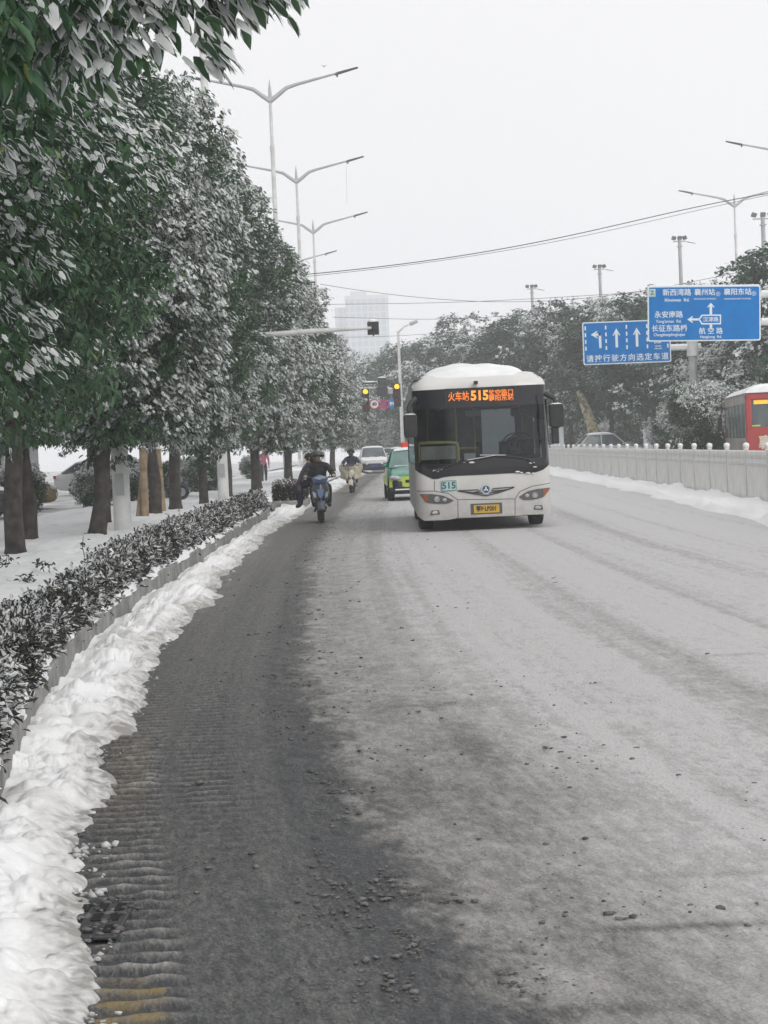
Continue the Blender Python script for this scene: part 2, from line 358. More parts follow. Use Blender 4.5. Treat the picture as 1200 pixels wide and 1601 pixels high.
mxr = nt.nodes.new('ShaderNodeMix'); mxr.data_type = 'RGBA'; mxr.inputs['B'].default_value = (.24, .185, .095, 1)
nt.links.new(ay.outputs['Fac'], mxr.inputs['Factor']); nt.links.new(r.outputs[0], mxr.inputs['A']); nt.links.new(mxr.outputs['Result'], b.inputs['Base Color'])
rr = nt.nodes.new('ShaderNodeMapRange'); rr.inputs['To Min'].default_value = .62; rr.inputs['To Max'].default_value = .85
nt.links.new(ad.outputs[0], rr.inputs[0]); nt.links.new(rr.outputs[0], b.inputs['Roughness']); b.inputs['Specular IOR Level'].default_value = .25
n2 = nt.nodes.new('ShaderNodeTexNoise'); n2.inputs['Scale'].default_value = 55; n2.inputs['Detail'].default_value = 6
nt.links.new(uvn.outputs[0], n2.inputs['Vector'])
bp = nt.nodes.new('ShaderNodeBump'); bp.inputs['Strength'].default_value = 1.0; bp.inputs['Distance'].default_value = .014
nt.links.new(n2.outputs[0], bp.inputs['Height']); nt.links.new(bp.outputs[0], b.inputs['Normal'])
M['road'] = m
tag(link_mesh('road', me, m), kind='structure')

# ---- crumbs of dirty slush thrown up along the tyre line
rng = np.random.default_rng(5)
ico = bmesh.new(); bmesh.ops.create_icosphere(ico, subdivisions=1, radius=1); iv = np.array([v.co[:] for v in ico.verts]); fi = np.array([[v.index for v in f.verts] for f in ico.faces]); ico.free()
def crumbs(name, P, R, m, flat=.6):
    n = len(P); k = len(iv)
    V = iv[None]*(1+1.0*(rng.random((n, k, 1))-.5))*R[:, None, None]*np.array([1, 1, flat])
    a = rng.random(n)*2*PI; c, s = np.cos(a)[:, None], np.sin(a)[:, None]
    X = V[..., 0]*c*1.25-V[..., 1]*s; Yy = V[..., 0]*s+V[..., 1]*c
    V = np.stack([X, Yy, V[..., 2]], -1)+P[:, None, :]
    F = (fi[None]+np.arange(n)[:, None, None]*k).reshape(-1, 3)
    return link_mesh(name, np_mesh(name, V.reshape(-1, 3), F), m)
M['slush_dark'] = mat('slush_dark', (.07, .07, .068), .8, col2=(.20, .195, .19), scale=20, bump=.5, bscale=80, coord='Object')
M['slush_pale'] = mat('slush_pale', (.34, .34, .33), .8, col2=(.62, .62, .62), scale=12, bump=.5)
yy = 4700/ rng.uniform(110, 950, 5200)**.99; uu = np.where(rng.random(5200) < .68, rng.normal(1.10, .17, 5200), rng.uniform(.3, 3.0, 5200))
cl = fbm(uu*4.5, yy*2.2, 77, 3) > .54
yy, uu = yy[cl], uu[cl]
P = np.stack([cE(yy)+uu, yy, np.full(len(yy), .006)], -1); R = rng.gamma(1.2, .0022, len(yy))*(1+yy/25)+.0018
P2, R2 = [], []
for px, py, r0 in ((392, 993, .035), (310, 1228, .03), (655, 1115, .02), (863, 905, .02), (867, 912, .015), (925, 1070, .018), (1105, 1024, .02), (858, 1172, .02), (120, 1310, .02), (720, 1415, .025), (970, 1440, .025)):
    x, y = U(px, py); 
    for q in range(4): P2.append((x+rng.normal(0, r0), y+rng.normal(0, r0), .01)); R2.append(r0*rng.uniform(.4, .8))
o = crumbs('slush_crumbs', np.vstack([P, np.array(P2)]), np.concatenate([np.clip(R, 0, .014), np.array(R2)*.75]), M['slush_dark'], .5)
tag(o, 'dark crumbs of frozen slush scattered along the tyre line on the road', kind='stuff')

# ---- ploughed snow bank between road edge and kerb
Yb = np.concatenate([np.linspace(-12, 3.5, 160), rowsY(3.6, 30, 1.6), rowsY(30, 130, 1.2)[1:]]); NB = 190
tb = np.linspace(0, 1, NB)
x0 = cK(Yb)-.03; x0 = np.where(Yb < 9, x0-.7*(1-sst(6.5, 9.5, Yb)), x0)
wob = .17*(fbm(Yb*.9, Yb*0+3, 61, 4)-.5)*2*sst(3, 12, Yb)+.05*(fbm(Yb*6, Yb*0+3, 60, 2)-.5)
x1 = cE(Yb)+.09+.05*sst(8, 14, Yb)+wob
Xb = x0[:, None]+(x1-x0)[:, None]*tb[None]; Yq = np.repeat(Yb[:, None], NB, 1)
# distance from road edge
dE = (x1[:, None]-Xb)
lump = fbm(Xb*6, Yq*5, 62, 3); big = fbm(Xb*2.1, Yq*1.7, 63, 3); small = fbm(Xb*24, Yq*20, 64, 2)
bil = 1-np.abs(2*fbm(Xb*6+5, Yq*5, 65, 3)-1)*1.6
wx = Xb+.03*(fbm(Xb*9, Yq*9, 57, 2)-.5); wy = Yq+.03*(fbm(Xb*9+4, Yq*9, 58, 2)-.5)
mk1 = sst(.35, .65, fbm(Xb*3.1, Yq*1.9, 51, 2)); mk2 = sst(.42, .62, fbm(Xb*5, Yq*3, 52, 2))
H = .065*sst(0, .40, dE+.10*(lump-.5)*2)*(.45+1.1*big)+sst(.0, .18, dE)*(.050*domes(wx, wy*.6, .17, 401)*(.25+.9*mk1)+.030*domes(wx, wy*.6, .075, 421)*mk2)+.010*domes(wx, wy*.7, .034, 441)*sst(-.02, .04, dE)*mk2+.05*sst(.05, .25, dE)*(fbm(Xb*4+7, Yq*2.2, 55, 2)-.5)*2
H = H+.022*sst(-.02, .06, dE+.10*(small-.5)+.22*(lump-.5))
H = H+.05*(1-sst(5, 8, Yq))*sst(.1, .5, dE)*(big+.2)
dk = Xb-cK(Yb)[:, None]; H = H*(1-.92*(1-sst(.02, .22, dk))*sst(9, 17, Yq)*(1-sst(46, 50, Yq))*(.55+.6*sst(.3, .6, fbm(Yq*.8, Yq*0, 69, 2)))); H = np.where(Yq > 8, np.minimum(H, .19), H)
H = H-.012-.03*(1-sst(0, .05, dE))
V = np.stack([Xb, Yq, H], -1).reshape(-1, 3)
dirt = np.clip((1-sst(.02, .34, dE))*.95*(.3+lump)+.6*sst(.54, .72, fbm(Xb*3, Yq*2.2, 67, 4))*.5+.35*sst(.62, .80, fbm(Xb*14, Yq*8, 59, 3)), 0, 1)
me = np_mesh('snow_bank', V, grid_faces(len(Yb), NB), attrs={'dirt': dirt.ravel()})
m, nt, b = nodes_mat('ploughed_snow')
at = nt.nodes.new('ShaderNodeAttribute'); at.attribute_name = 'dirt'
tc = nt.nodes.new('ShaderNodeTexCoord'); n1 = nt.nodes.new('ShaderNodeTexNoise'); n1.inputs['Scale'].default_value = 18; n1.inputs['Detail'].default_value = 6
nt.links.new(tc.outputs['Object'], n1.inputs['Vector'])
ml = nt.nodes.new('ShaderNodeMath'); ml.operation = 'MULTIPLY'; nt.links.new(at.outputs['Fac'], ml.inputs[0]); nt.links.new(n1.outputs[0], ml.inputs[1])
r = nt.nodes.new('ShaderNodeValToRGB'); e = r.color_ramp.elements; e[0].position = .06; e[0].color = (.85, .86, .87, 1); e[1].position = .5; e[1].color = (.30, .295, .28, 1); q = e.new(.24); q.color = (.66, .66, .655, 1)
nt.links.new(ml.outputs[0], r.inputs[0]); nt.links.new(r.outputs[0], b.inputs['Base Color']); b.inputs['Roughness'].default_value = .8; b.inputs['Specular IOR Level'].default_value = .2; b.inputs['Subsurface Weight'].default_value = .5; b.inputs['Subsurface Radius'].default_value = (1, 1, 1); b.inputs['Subsurface Scale'].default_value = .022
n2 = nt.nodes.new('ShaderNodeTexNoise'); n2.inputs['Scale'].default_value = 45; n2.inputs['Detail'].default_value = 6; nt.links.new(tc.outputs['Object'], n2.inputs['Vector'])
bp = nt.nodes.new('ShaderNodeBump'); bp.inputs['Strength'].default_value = .5; bp.inputs['Distance'].default_value = .012
nt.links.new(n2.outputs[0], bp.inputs['Height']); nt.links.new(bp.outputs[0], b.inputs['Normal'])
M['plough'] = m
tag(link_mesh('snow_bank', me, m), 'ploughed lumpy snow bank heaped along the foot of the left kerb', kind='stuff')
# loose lumps of snow on the edge
yy = 4700/rng.uniform(60, 940, 800); off = np.abs(rng.normal(0, .07, 800))-.02; ok = fbm(yy*2.5, yy*0, 78, 3) > .5
yy, off = yy[ok], off[ok]
o = crumbs('snow_lumps', np.stack([cE(yy)+.03+off, yy, np.full(len(yy), .008)], -1), np.clip(rng.gamma(1.2, .0042, len(yy))+.0025, 0, .018)*np.where(yy > 20, 1.5, 1), M['slush_pale'], .8)
tag(o, 'small loose lumps of snow fallen from the left snow bank onto the road', kind='stuff')
for px, py, rx, ry, rz, nm in ((118, 1500, .06, .07, .06, 1), (140, 1508, .035, .04, .03, 2), (100, 1470, .05, .08, .07, 3)):
    pass

# ---- kerb stones
ky = np.concatenate([np.arange(-12.0, 46.5, .25)])
mb = MB(); sect = []
for i, y in enumerate(ky):
    x = float(cK(y)); wd = .14 if y > 8 else .14
    z1 = VZ+.015
    sect.append([(x, y, -.03), (x, y, z1-.015), (x-.015, y, z1), (x-wd, y, z1), (x-wd, y, -.03)])
mb.grid(sect, 0)
mb.add(sect[0], [(0, 1, 2, 3, 4)]); mb.add(sect[-1], [(4, 3, 2, 1, 0)])
tag(mb.build('kerb', M['concrete'], smooth=25), 'grey granite kerb holding the raised planted verge', kind='structure')
# a cap of snow lying along the kerb stones
Yc = np.concatenate([np.linspace(-12, 4.5, 80), rowsY(4.6, 46.2, 2.2)[:-1]]); NB = 26; tb = np.linspace(0, 1, NB)
x1 = cK(Yc)-.02+.055*(fbm(Yc*1.6, Yc*0, 71, 4)-.45)*2; x0 = cK(Yc)-.52
Xc = x0[:, None]+(x1-x0)[:, None]*tb[None]; Yq = np.repeat(Yc[:, None], NB, 1)
d = x1[:, None]-Xc
H = VZ+.012+.075*np.sqrt(np.clip(d/.12, 0, 1))*(.55+.8*fbm(Xc*3, Yq*2, 72, 4))-.03*(d <= .004)+.02*(fbm(Xc*14, Yq*10, 73, 3)-.5)
me = np_mesh('kerb_snow', np.stack([Xc, Yq, H], -1).reshape(-1, 3), grid_faces(len(Yc), NB))
tag(link_mesh('kerb_snow', me, M['snow_fine']), 'clean strip of snow lying on top of the kerb stones under the hedge', kind='stuff')

# ---- planted verge under snow
Yv = np.concatenate([np.linspace(-12, 4.7, 60), rowsY(4.8, 130, 2.2)]); NB = 150; tb = np.linspace(0, 1, NB)**.8
x1 = cK(Yv)-.36; x0 = np.full(len(Yv), -9.5)
gap = sst(46.2, 46.6, Yv)
Xv = x0[:, None]+(x1-x0)[:, None]*tb[None]; Yq = np.repeat(Yv[:, None], NB, 1)
H = VZ+.06+.10*(fbm(Xv*.9, Yq*.5, 81, 3)-.5)+.06*(fbm(Xv*4, Yq*3, 82, 4)-.5)-.06*sst(.62, .72, fbm(Xv*2.7, Yq*2.1, 83, 2))+.015*(fbm(Xv*15, Yq*12, 84, 3)-.5)
H = H-.12*sst(-8.6, -9.4, Xv)
H = np.where(Yq > 46.3, H-.05-.15*sst(-3.6, -2.9, Xv), H)
me = np_mesh('verge', np.stack([Xv, Yq, H], -1).reshape(-1, 3), grid_faces(len(Yv), NB))
tag(link_mesh('verge', me, M['snow_fine']), kind='structure')
# side street beyond the verge, packed snow
mb = MB(); mb.grid([[(-60, -12, .06), (-9.4, -12, .06)], [(-60, 300, .06), (-9.4, 300, .06)]])
M['street_snow'] = mat('street_snow', (.36, .36, .36), .8, col2=(.72, .73, .74), scale=.6, bump=.3, detail=8, lo=.4, hi=.6)
tag(mb.build('side_street', M['street_snow'], smooth=0, fixn=False), kind='structure')
# left far verge after the junction gap
mb = MB(); mb.grid([[(float(cE(y))-9-k*0, y, .05), (float(cE(y))+.0, y, .03)] for k, y in enumerate(np.linspace(128, 460, 30))])
tag(mb.build('far_verge', M['snow'], smooth=60, fixn=False), kind='structure')

# ---- opposite carriageway and far pavement
ys = np.concatenate([np.arange(-12, 60, 4), np.arange(60, 460, 12)])
mb = MB(); mb.grid([[(float(cF(y))+.44, y, .0), (float(cF(y))+9.5, y, .0)] for y in ys])
M['slush_road'] = mat('slush_road', (.2, .2, .2), .7, col2=(.5, .5, .5), scale=.8, bump=.3, detail=8)
tag(mb.build('opposite_road', M['slush_road'], smooth=0, fixn=False), kind='structure')
mb = MB(); mb.grid([[(float(cF(y))+9.5, y, -.03), (float(cF(y))+9.5, y, .13), (float(cF(y))+45, y, .16)] for y in ys])
tag(mb.build('far_pavement', M['snow'], smooth=0, fixn=False), kind='structure')

# ---- snow along the median fence
Ym = np.concatenate([np.linspace(-12, 13.9, 140), rowsY(14, 420, 1.5)]); NB = 60; tb = np.linspace(0, 1, NB)
x0 = cF(Ym)-1.02+.22*(fbm(Ym*.5, Ym*0, 91, 4)-.5)*2; x1 = cF(Ym)+.46
Xm = x0[:, None]+(x1-x0)[:, None]*tb[None]; Yq = np.repeat(Ym[:, None], NB, 1); d = Xm-x0[:, None]
H = .16*sst(.0, .5, d)*(.3+1.2*fbm(Xm*2.4, Yq*1.4, 92, 4))+.16*sst(.1, .5, d)*(fbm(Xm*4, Yq*2.0, 93, 4)-.42)+sst(.05, .3, d)*(.10*domes(Xm, Yq*.4, .30, 501)*sst(.4, .6, fbm(Xm*1.3, Yq*.5, 97, 2))+.035*domes(Xm, Yq*.5, .12, 521))-.012
me = np_mesh('median_snow', np.stack([Xm, Yq, H], -1).reshape(-1, 3), grid_faces(len(Ym), NB), attrs={'dirt': (np.clip(.5*(1-sst(0, .3, d)), 0, 1)).ravel()})
tag(link_mesh('median_snow', me, M['plough']), 'bank of pushed snow along the foot of the white median fence', kind='stuff')

# ---- storm drain grate in the gutter
x, y = U(150, 1447)
r0 = empty('drain_grate', (x, y, .0), 0, 'dark iron drain grate half buried in the gutter beside the near snow bank', 'drain grate')
mb = MB(); mb.box((0, 0, .013), (.20, .46, .012)); mb.build('frame', M['metal_dark'], r0, bevel=.003)
slm = mat('slot_black', (.004, .004, .004), .95)
for ix in (-.06, 0, .06):
    for iy in (-.13, .03, .17): mb = MB(); mb.box((ix, iy, .0205), (.032, .10, .003)); mb.build('slot', slm, r0)
r0['kind'] = 'thing'
P = np.array([(x+rng.uniform(-.13, .13), y+rng.uniform(-.3, .32), .02) for _ in range(70)]); 
o = crumbs('grate_slush', P, rng.uniform(.005, .017, 70), M['slush_dark'], .5)
tag(o, 'frozen slush crumbs lying over the iron drain grate', kind='stuff')
# ================================================================ TREES AND HEDGE
def leaves(name, mats, O, D, Ls, Ws, snow, rng, tint, lift=.010, quad1=False, roll=.5, fine=False):
    """O origins, D unit directions, snow bool -> one mesh of folded leaves, with a slab of snow over the snowy ones"""
    n = len(O)
    up = np.zeros((n, 3)); up[:, 2] = 1; up += rng.normal(0, roll, (n, 3))
    Wd = np.cross(D, up); Wd /= np.linalg.norm(Wd, axis=1)[:, None]+1e-9
    N = np.cross(Wd, D); N *= np.sign(N[:, 2:3]+1e-9)
    def mk(O, D, Wd, N, L, W, lift, fat):
        L = L[:, None]; W = W[:, None]
        o = O+N*lift
        sag = np.zeros_like(O); sag[:, 2] = -1
        if quad1:
            pts = [o, o+D*L*.5+Wd*W*.5, o+D*L+sag*L*.12, o+D*L*.5-Wd*W*.5]; F = np.array([[0, 1, 2, 3]])
        elif fine:
            pts = []
            for t, wv in ((0, .04), (.2, .36), (.45, .5), (.7, .36), (.88, .16), (1.0, .015)):
                c = o+D*L*t+sag*L*(.42*t*t)
                pts += [c+Wd*W*wv+N*W*wv*.35*(1-2*fat), c, c-Wd*W*wv+N*W*wv*.35*(1-2*fat)]
            F = np.array([[3*i+j, 3*i+3+j, 3*i+4+j, 3*i+1+j] for i in range(5) for j in range(2)])
        else:
            f = N*W*.16*(1-2*fat)
            pts = [o, o+D*L*.30+Wd*W*.5+f, o+D*L*.72+Wd*W*.42+f+sag*L*.06, o+D*L+sag*L*.20, o+D*L*.72-Wd*W*.42+f+sag*L*.06, o+D*L*.30-Wd*W*.5+f]
            F = np.array([[0, 1, 2, 3], [0, 3, 4, 5]])
        V = np.stack(pts, 1); k = V.shape[1]
        Fa = (F[None]+np.arange(len(O))[:, None, None]*k).reshape(-1, 4)
        return V.reshape(-1, 3), Fa, k, len(F)
    V1, F1, k, nf = mk(O, D, Wd, N, Ls, Ws*np.where(snow, .80, 1), 0, 0)
    s = np.where(snow)[0]
    sc = rng.uniform(.85, 1.15, len(s))
    V2, F2, _, _ = mk(O[s]+D[s]*Ls[s][:, None]*.04, D[s], Wd[s], N[s], Ls[s]*sc*.92, Ws[s]*1.0*sc, lift, 1)
    V = np.vstack([V1, V2]); F = np.vstack([F1, F2+len(V1)])
    mi = np.concatenate([np.zeros(len(F1), int), np.ones(len(F2), int)])
    T = np.concatenate([np.repeat(tint, k), np.ones(len(V2))])
    return np_mesh(name, V, F, mi, smooth=False, attrs={'tint': T})
def unit(a): return a/(np.linalg.norm(a, axis=-1, keepdims=True)+1e-9)
def crown_mesh(name, seed, H, Rr, z0, leafmat, nleaf, L, Wl, snow, per=14, nb=60, shape='oval', droop=.35, clump=.25, quad1=False, top_snow=.0, lumps=.34, fine=False, extra=(), push=1.1):
    """a crown between z0 and H, radius Rr, built of nb leafy boughs round a centre line"""
    rng = np.random.default_rng(seed)
    B = []; hz = (H-z0)/2; zc = (H+z0)/2
    g = 2.399963
    for i in range(nb):
        f = (i+.5)/nb; z = 1-2*f; a = i*g+rng.uniform(-.4, .4)
        rr = math.sqrt(max(0, 1-abs(z)**(2.6 if shape == 'oval' else 1.8)))
        if shape == 'cone': rr = (1-(z+1)/2)**.72*1.0*min(1, (z+1.12)*4)
        if shape == 'wide': rr = math.sqrt(max(0, 1-abs(z)**3.2))
        r = Rr*rr*rng.uniform(.62, 1.0)*.80
        q = Rr*lumps*rng.uniform(.65, 1.25)*(.7+.3*rr)
        B.append((r*math.cos(a), r*math.sin(a), zc+z*hz*.88+rng.uniform(-.05, .05)*hz, q, q*rng.uniform(.8, 1.05)))
    for i in range(nb//6): B.append((rng.normal(0, .25)*Rr, rng.normal(0, .25)*Rr, zc+rng.uniform(-.7, .7)*hz, Rr*.4, Rr*.4))
    B += list(extra)
    B = np.array(B); nc = nleaf//per
    wts = B[:, 3]**2; wts[len(wts)-len(extra):] = .42 if extra else 0; bi = rng.choice(len(B), nc, p=wts/wts.sum())
    d = unit(rng.normal(0, 1, (nc, 3))); d[:, 2] = np.abs(d[:, 2])*np.where(rng.random(nc) < .68, 1, -1)
    r = 1-.45*rng.random(nc)**2
    C = B[bi, :3]+d*r[:, None]*np.stack([B[bi, 3], B[bi, 3], B[bi, 4]], -1)
    # outward direction of the whole crown
    ow = C-np.array([0, 0, zc]); ow[:, 2] *= .5; ow = unit(ow)
    # cluster exposure: nothing much of the same bough above it
    expo = d[:, 2]*.55+ow[:, 2]*.25+.38
    no = vnoise(C[:, 0]*1.7+seed*7, C[:, 2]*1.7+C[:, 1]*1.3, seed)
    no2 = vnoise(C[:, 0]*.8+seed*3, C[:, 2]*.9+C[:, 1]*.7, seed+5)
    pcl = np.clip((expo-.25)*1.0+(no-.5)*1.6+(no2-.5)*2.6+snow-.55+top_snow*(C[:, 2]-zc)/hz, 0, .96)
    Ci = np.repeat(np.arange(nc), per); n = len(Ci)
    a = rng.random(n)*2*PI
    base = unit(d*.8+ow*.5)[Ci]
    ra = np.stack([np.cos(a), np.sin(a), np.zeros(n)], -1)
    D = unit(ra*1.0+base*.55+np.array([0, 0, -droop])+rng.normal(0, .28, (n, 3)))
    sp = L*.55
    O = C[Ci]+rng.normal(0, sp, (n, 3))*np.array([1, 1, .8])
    Ls = L*rng.uniform(.65, 1.2, n); Ws = Ls*Wl*rng.uniform(.8, 1.2, n)
    sn = rng.random(n) < pcl[Ci]
    hz_ = unit(np.stack([base[:, 0], base[:, 1], np.zeros(n)], -1)+.6*ra)
    Ds = unit(hz_*.8+np.array([0, 0, -.55])+rng.normal(0, .22, (n, 3)))
    D[sn] = Ds[sn]; O[sn] += base[sn]*L*push+np.array([0, 0, L*.3]); Ws[sn] *= 1.4
    tint = np.clip(rng.beta(2, 3, n)+.25*(no[Ci]-.5)+.15*(rng.random(nc)[Ci]-.5), 0, 1); tint = np.where(rng.random(n) < .012, 1.0, tint*.8)
    me = leaves(name, None, O, D, Ls, Ws, sn, rng, tint, lift=L*.13, quad1=quad1, fine=fine)
    return me, B
def trunk_mb(H, r, B, rng, z0, nl=9, base_white=None, fork=True):
    mb = MB(); pts = [Vector((0, 0, -.05)), Vector((0, 0, .12)), Vector((rng.uniform(-.04, .04), rng.uniform(-.04, .04), z0*.5)), Vector((rng.uniform(-.08, .08), rng.uniform(-.08, .08), z0)), Vector((rng.uniform(-.15, .15), rng.uniform(-.15, .15), H*.55)), Vector((0, 0, H*.86))]
    rad = [r*1.35, r*1.08, r*.96, r*.9, r*.5, r*.12]
    mb.path(pts, rad, 12)
    idx = rng.choice(len(B), min(nl, len(B)), replace=False)
    for i in idx:
        b = B[i]; zs = min(max(z0*.85, b[2]*.62), H*.6); s = Vector((0, 0, zs)); e = Vector(b[:3])
        mid = s.lerp(e, .5)+Vector((0, 0, -.12*(e-s).length*0+.1))
        mb.path([s, mid, e], [r*.42, r*.26, r*.07], 6)
    return mb
TREE = {}
def proto_tree(key, name, seed, H, Rr, z0, leafmat, nleaf, L, Wl, snow, tr=.15, bark='bark', **k):
    me, B = crown_mesh(name+'_crown', seed, H, Rr, z0, leafmat, nleaf, L, Wl, snow, **k)
    me.materials.append(M[leafmat]); me.materials.append(M['snow_leaf'])
    rng = np.random.default_rng(seed+99)
    tm = trunk_mb(H, tr, B, rng, z0)
    t = bpy.data.meshes.new(name+'_trunk'); t.from_pydata(tm.v, [], tm.f); t.materials.append(M[bark]); t.shade_smooth()
    TREE[key] = (name, me, t, H)
def tree(key, x, y, z, h, rz, label, group, sx=1.0, lean=(0, 0), cat='tree', trunk_only=None, extra=None):
    name, me, t, H = TREE[key]; s = h/H
    r = empty(name, (x, y, z), rz, label, cat, group); r.scale = (s*sx, s*sx, s); r.rotation_euler = (lean[0], lean[1], rz)
    o = bpy.data.objects.new('crown', me); COL.objects.link(o); o.parent = r
    o = bpy.data.objects.new('trunk', t); COL.objects.link(o); o.parent = r
    return r
proto_tree('A', 'evergreen_street_tree', 11, 8.6, 2.9, 1.9, 'leaf_dark', 66000, .10, .44, .74, per=12, nb=80, shape='wide', droop=.75, lumps=.25, fine=True, extra=[(2.0, -.2, 3.4, .55, .4), (2.35, -.2, 3.42, .5, .38), (2.62, -.2, 3.45, .42, .34), (2.84, -.1, 3.62, .30, .22), (3.05, 0, 3.66, .24, .15), (1.6, -.5, 3.35, .6, .5), (1.5, -1.2, 3.1, .55, .5), (1.9, -.9, 3.1, .4, .35), (1.0, -1.8, 3.0, .6, .5)])
proto_tree('B', 'evergreen_street_tree', 12, 8.4, 2.7, 1.35, 'leaf_dark', 56000, .11, .42, .50, per=10, nb=80, droop=.6, lumps=.25)
proto_tree('C', 'evergreen_street_tree', 13, 10.2, 2.7, 1.55, 'leaf_dark', 60000, .12, .42, .34, per=12, nb=80, droop=.45, lumps=.25)
proto_tree('D', 'evergreen_street_tree', 14, 10.2, 2.5, 1.6, 'leaf_grey', 56000, .13, .45, .36, per=12, nb=85, shape='wide', droop=.4, lumps=.24)
proto_tree('S', 'snow_laden_tree', 15, 7.2, 2.1, 1.35, 'leaf_grey', 54000, .12, .50, 1.75, push=1.5, per=14, nb=80, droop=.6, lumps=.25)
proto_tree('T', 'snow_laden_tree', 16, 5.4, 2.2, 1.4, 'leaf_grey', 40000, .13, .48, 1.05, push=1.6, per=14, nb=60, shape='wide', droop=.5, lumps=.27)
proto_tree('F', 'roadside_tree', 17, 10, 4.0, 2.6, 'leaf_far', 44000, .21, .55, .02, per=14, nb=75, shape='wide', droop=.3, quad1=True, lumps=.25)
proto_tree('G', 'roadside_tree', 18, 10, 3.6, 2.2, 'leaf_far', 42000, .21, .55, .10, per=14, nb=90, droop=.3, quad1=True, lumps=.24)
proto_tree('P', 'frosted_tree', 19, 5, 2.6, .9, 'leaf_grey', 44000, .15, .5, .62, per=12, nb=60, shape='wide', droop=.5, quad1=True, lumps=.28)

proto_tree('Q', 'evergreen_shrub', 21, 4.2, 3.0, .3, 'leaf_grey', 26000, .2, .55, .30, per=12, nb=60, shape='wide', droop=.3, quad1=True, lumps=.28)
GL = 'evergreen trees planted in a row along the left verge'
# nearest trees, standing just outside the left of the view
tree('A', -3.55, 8.6, VZ, 8.6, .0, 'nearest tree on the left, large drooping leaves capped with snow at the top corner', GL)
tree('B', -4.35, 15.5, VZ, 8.4, 1.3, 'second nearest evergreen at the left edge, big snowy leaves on its outer twigs', GL)
tree('B', -5.0, 22.0, VZ, 9.4, 3.9, 'dark evergreen just left of the knobbly forked trunk, its crown hiding the left border', GL)
tree('C', -5.46, 28.3, VZ, 9.6, 2.2, 'evergreen with a thick knobbly trunk at the far left of the verge', GL)
tree('C', -6.1, 33.0, VZ, 9.6, 5.1, 'evergreen with a straight brown trunk, second in from the left border', GL, .9)
tree('S', -5.1, 34.0, VZ, 7.3, .9, 'heavily frosted white crowned tree leaning from its black trunk over the first white lamp column', GL, 1.0, lean=(0, .19))
tree('D', -5.7, 39.0, VZ, 10.4, 1.1, 'tall evergreen rising behind the heavily frosted leaning tree', GL, .95)
tree('C', -5.3, 44.5, VZ, 10.3, 3.3, 'tall dark evergreen held by tan wooden stakes behind the frosted tree', GL, .95)
tree('D', -5.42, 50.0, VZ, 10.4, 4.2, 'tall evergreen with a dark trunk just right of the staked tree', GL)
tree('S', -5.0, 53.5, VZ, 6.0, 2.9, 'frosted tree with dark slim trunk in front of the second white lamp column', GL, 1.0)
tree('D', -4.95, 61.0, VZ, 10.2, 1.9, 'tall evergreen with twin brown trunks beyond the second white lamp column', GL, 1.05)
tree('T', -4.4, 66.5, VZ, 5.8, .3, 'broad snowy tree beyond the end of the hedge', GL, 1.0)
tree('C', -4.9, 75.0, VZ, 10.2, 5.5, 'tall grey green evergreen above the riders, before the signal arm', GL, 1.15)
tree('T', -4.0, 82.0, VZ, 5.6, 4.0, 'low snowy tree above the first scooter', GL, 1.1)
tree('D', -4.6, 93.0, VZ, 10.0, 2.4, 'tall evergreen behind the third lamp column', GL, 1.15)
tree('T', -3.6, 104.0, VZ, 5.8, 1.0, 'low snowy tree behind the second scooter', GL, 1.15)
tree('D', -4.1, 114.0, VZ, 9.0, 3.0, 'evergreen whose side branch juts over the road below the traffic signal arm', GL, 1.2)
tree('T', -3.3, 128.0, VZ, 6.0, 5.0, 'last low snowy tree of the left row near the hanging road signs', GL, 1.15)
GB = 'trees along the far side of the left side street'
for i, (x, y, h, rz, lab) in enumerate([(-11.5, 30, 7.0, 1, 'dim evergreen across the side street at the left border'), (-12.5, 44, 7.2, 2, 'evergreen across the side street behind the parked cars'), (-12, 60, 7.5, 4, 'evergreen across the side street behind the tan stakes'), (-12.2, 80, 8.0, 5, 'evergreen across the side street behind the second white lamp column'), (-11.8, 100, 8.2, 0, 'evergreen across the side street behind the pedestrian in pink'), (-11, 125, 8.6, 3, 'farthest evergreen across the side street')]):
    tree('F', x, y, .1, h, rz, lab, GB)
GV = 'snow covered bushes among the trunks of the left verge'
for i, (px, py, hh, lab) in enumerate([(30, 800, .9, 'snowy bush at the left border behind the knobbly trunk'), (150, 790, .8, 'snowy bush behind the trunk left of the stakes'), (272, 778, .8, 'snowy bush between the stakes and the dark trunks'), (322, 768, .9, 'snowy bush left of the second white lamp column'), (395, 748, .8, 'snowy bush behind the twin brown trunks'), (205, 782, .9, 'snowy bush behind the first white lamp column')]):
    x, y = U(px, py, VZ); tree('Q', x, y, VZ-.1, hh*1.5, i*1.3, lab, GV, .9)
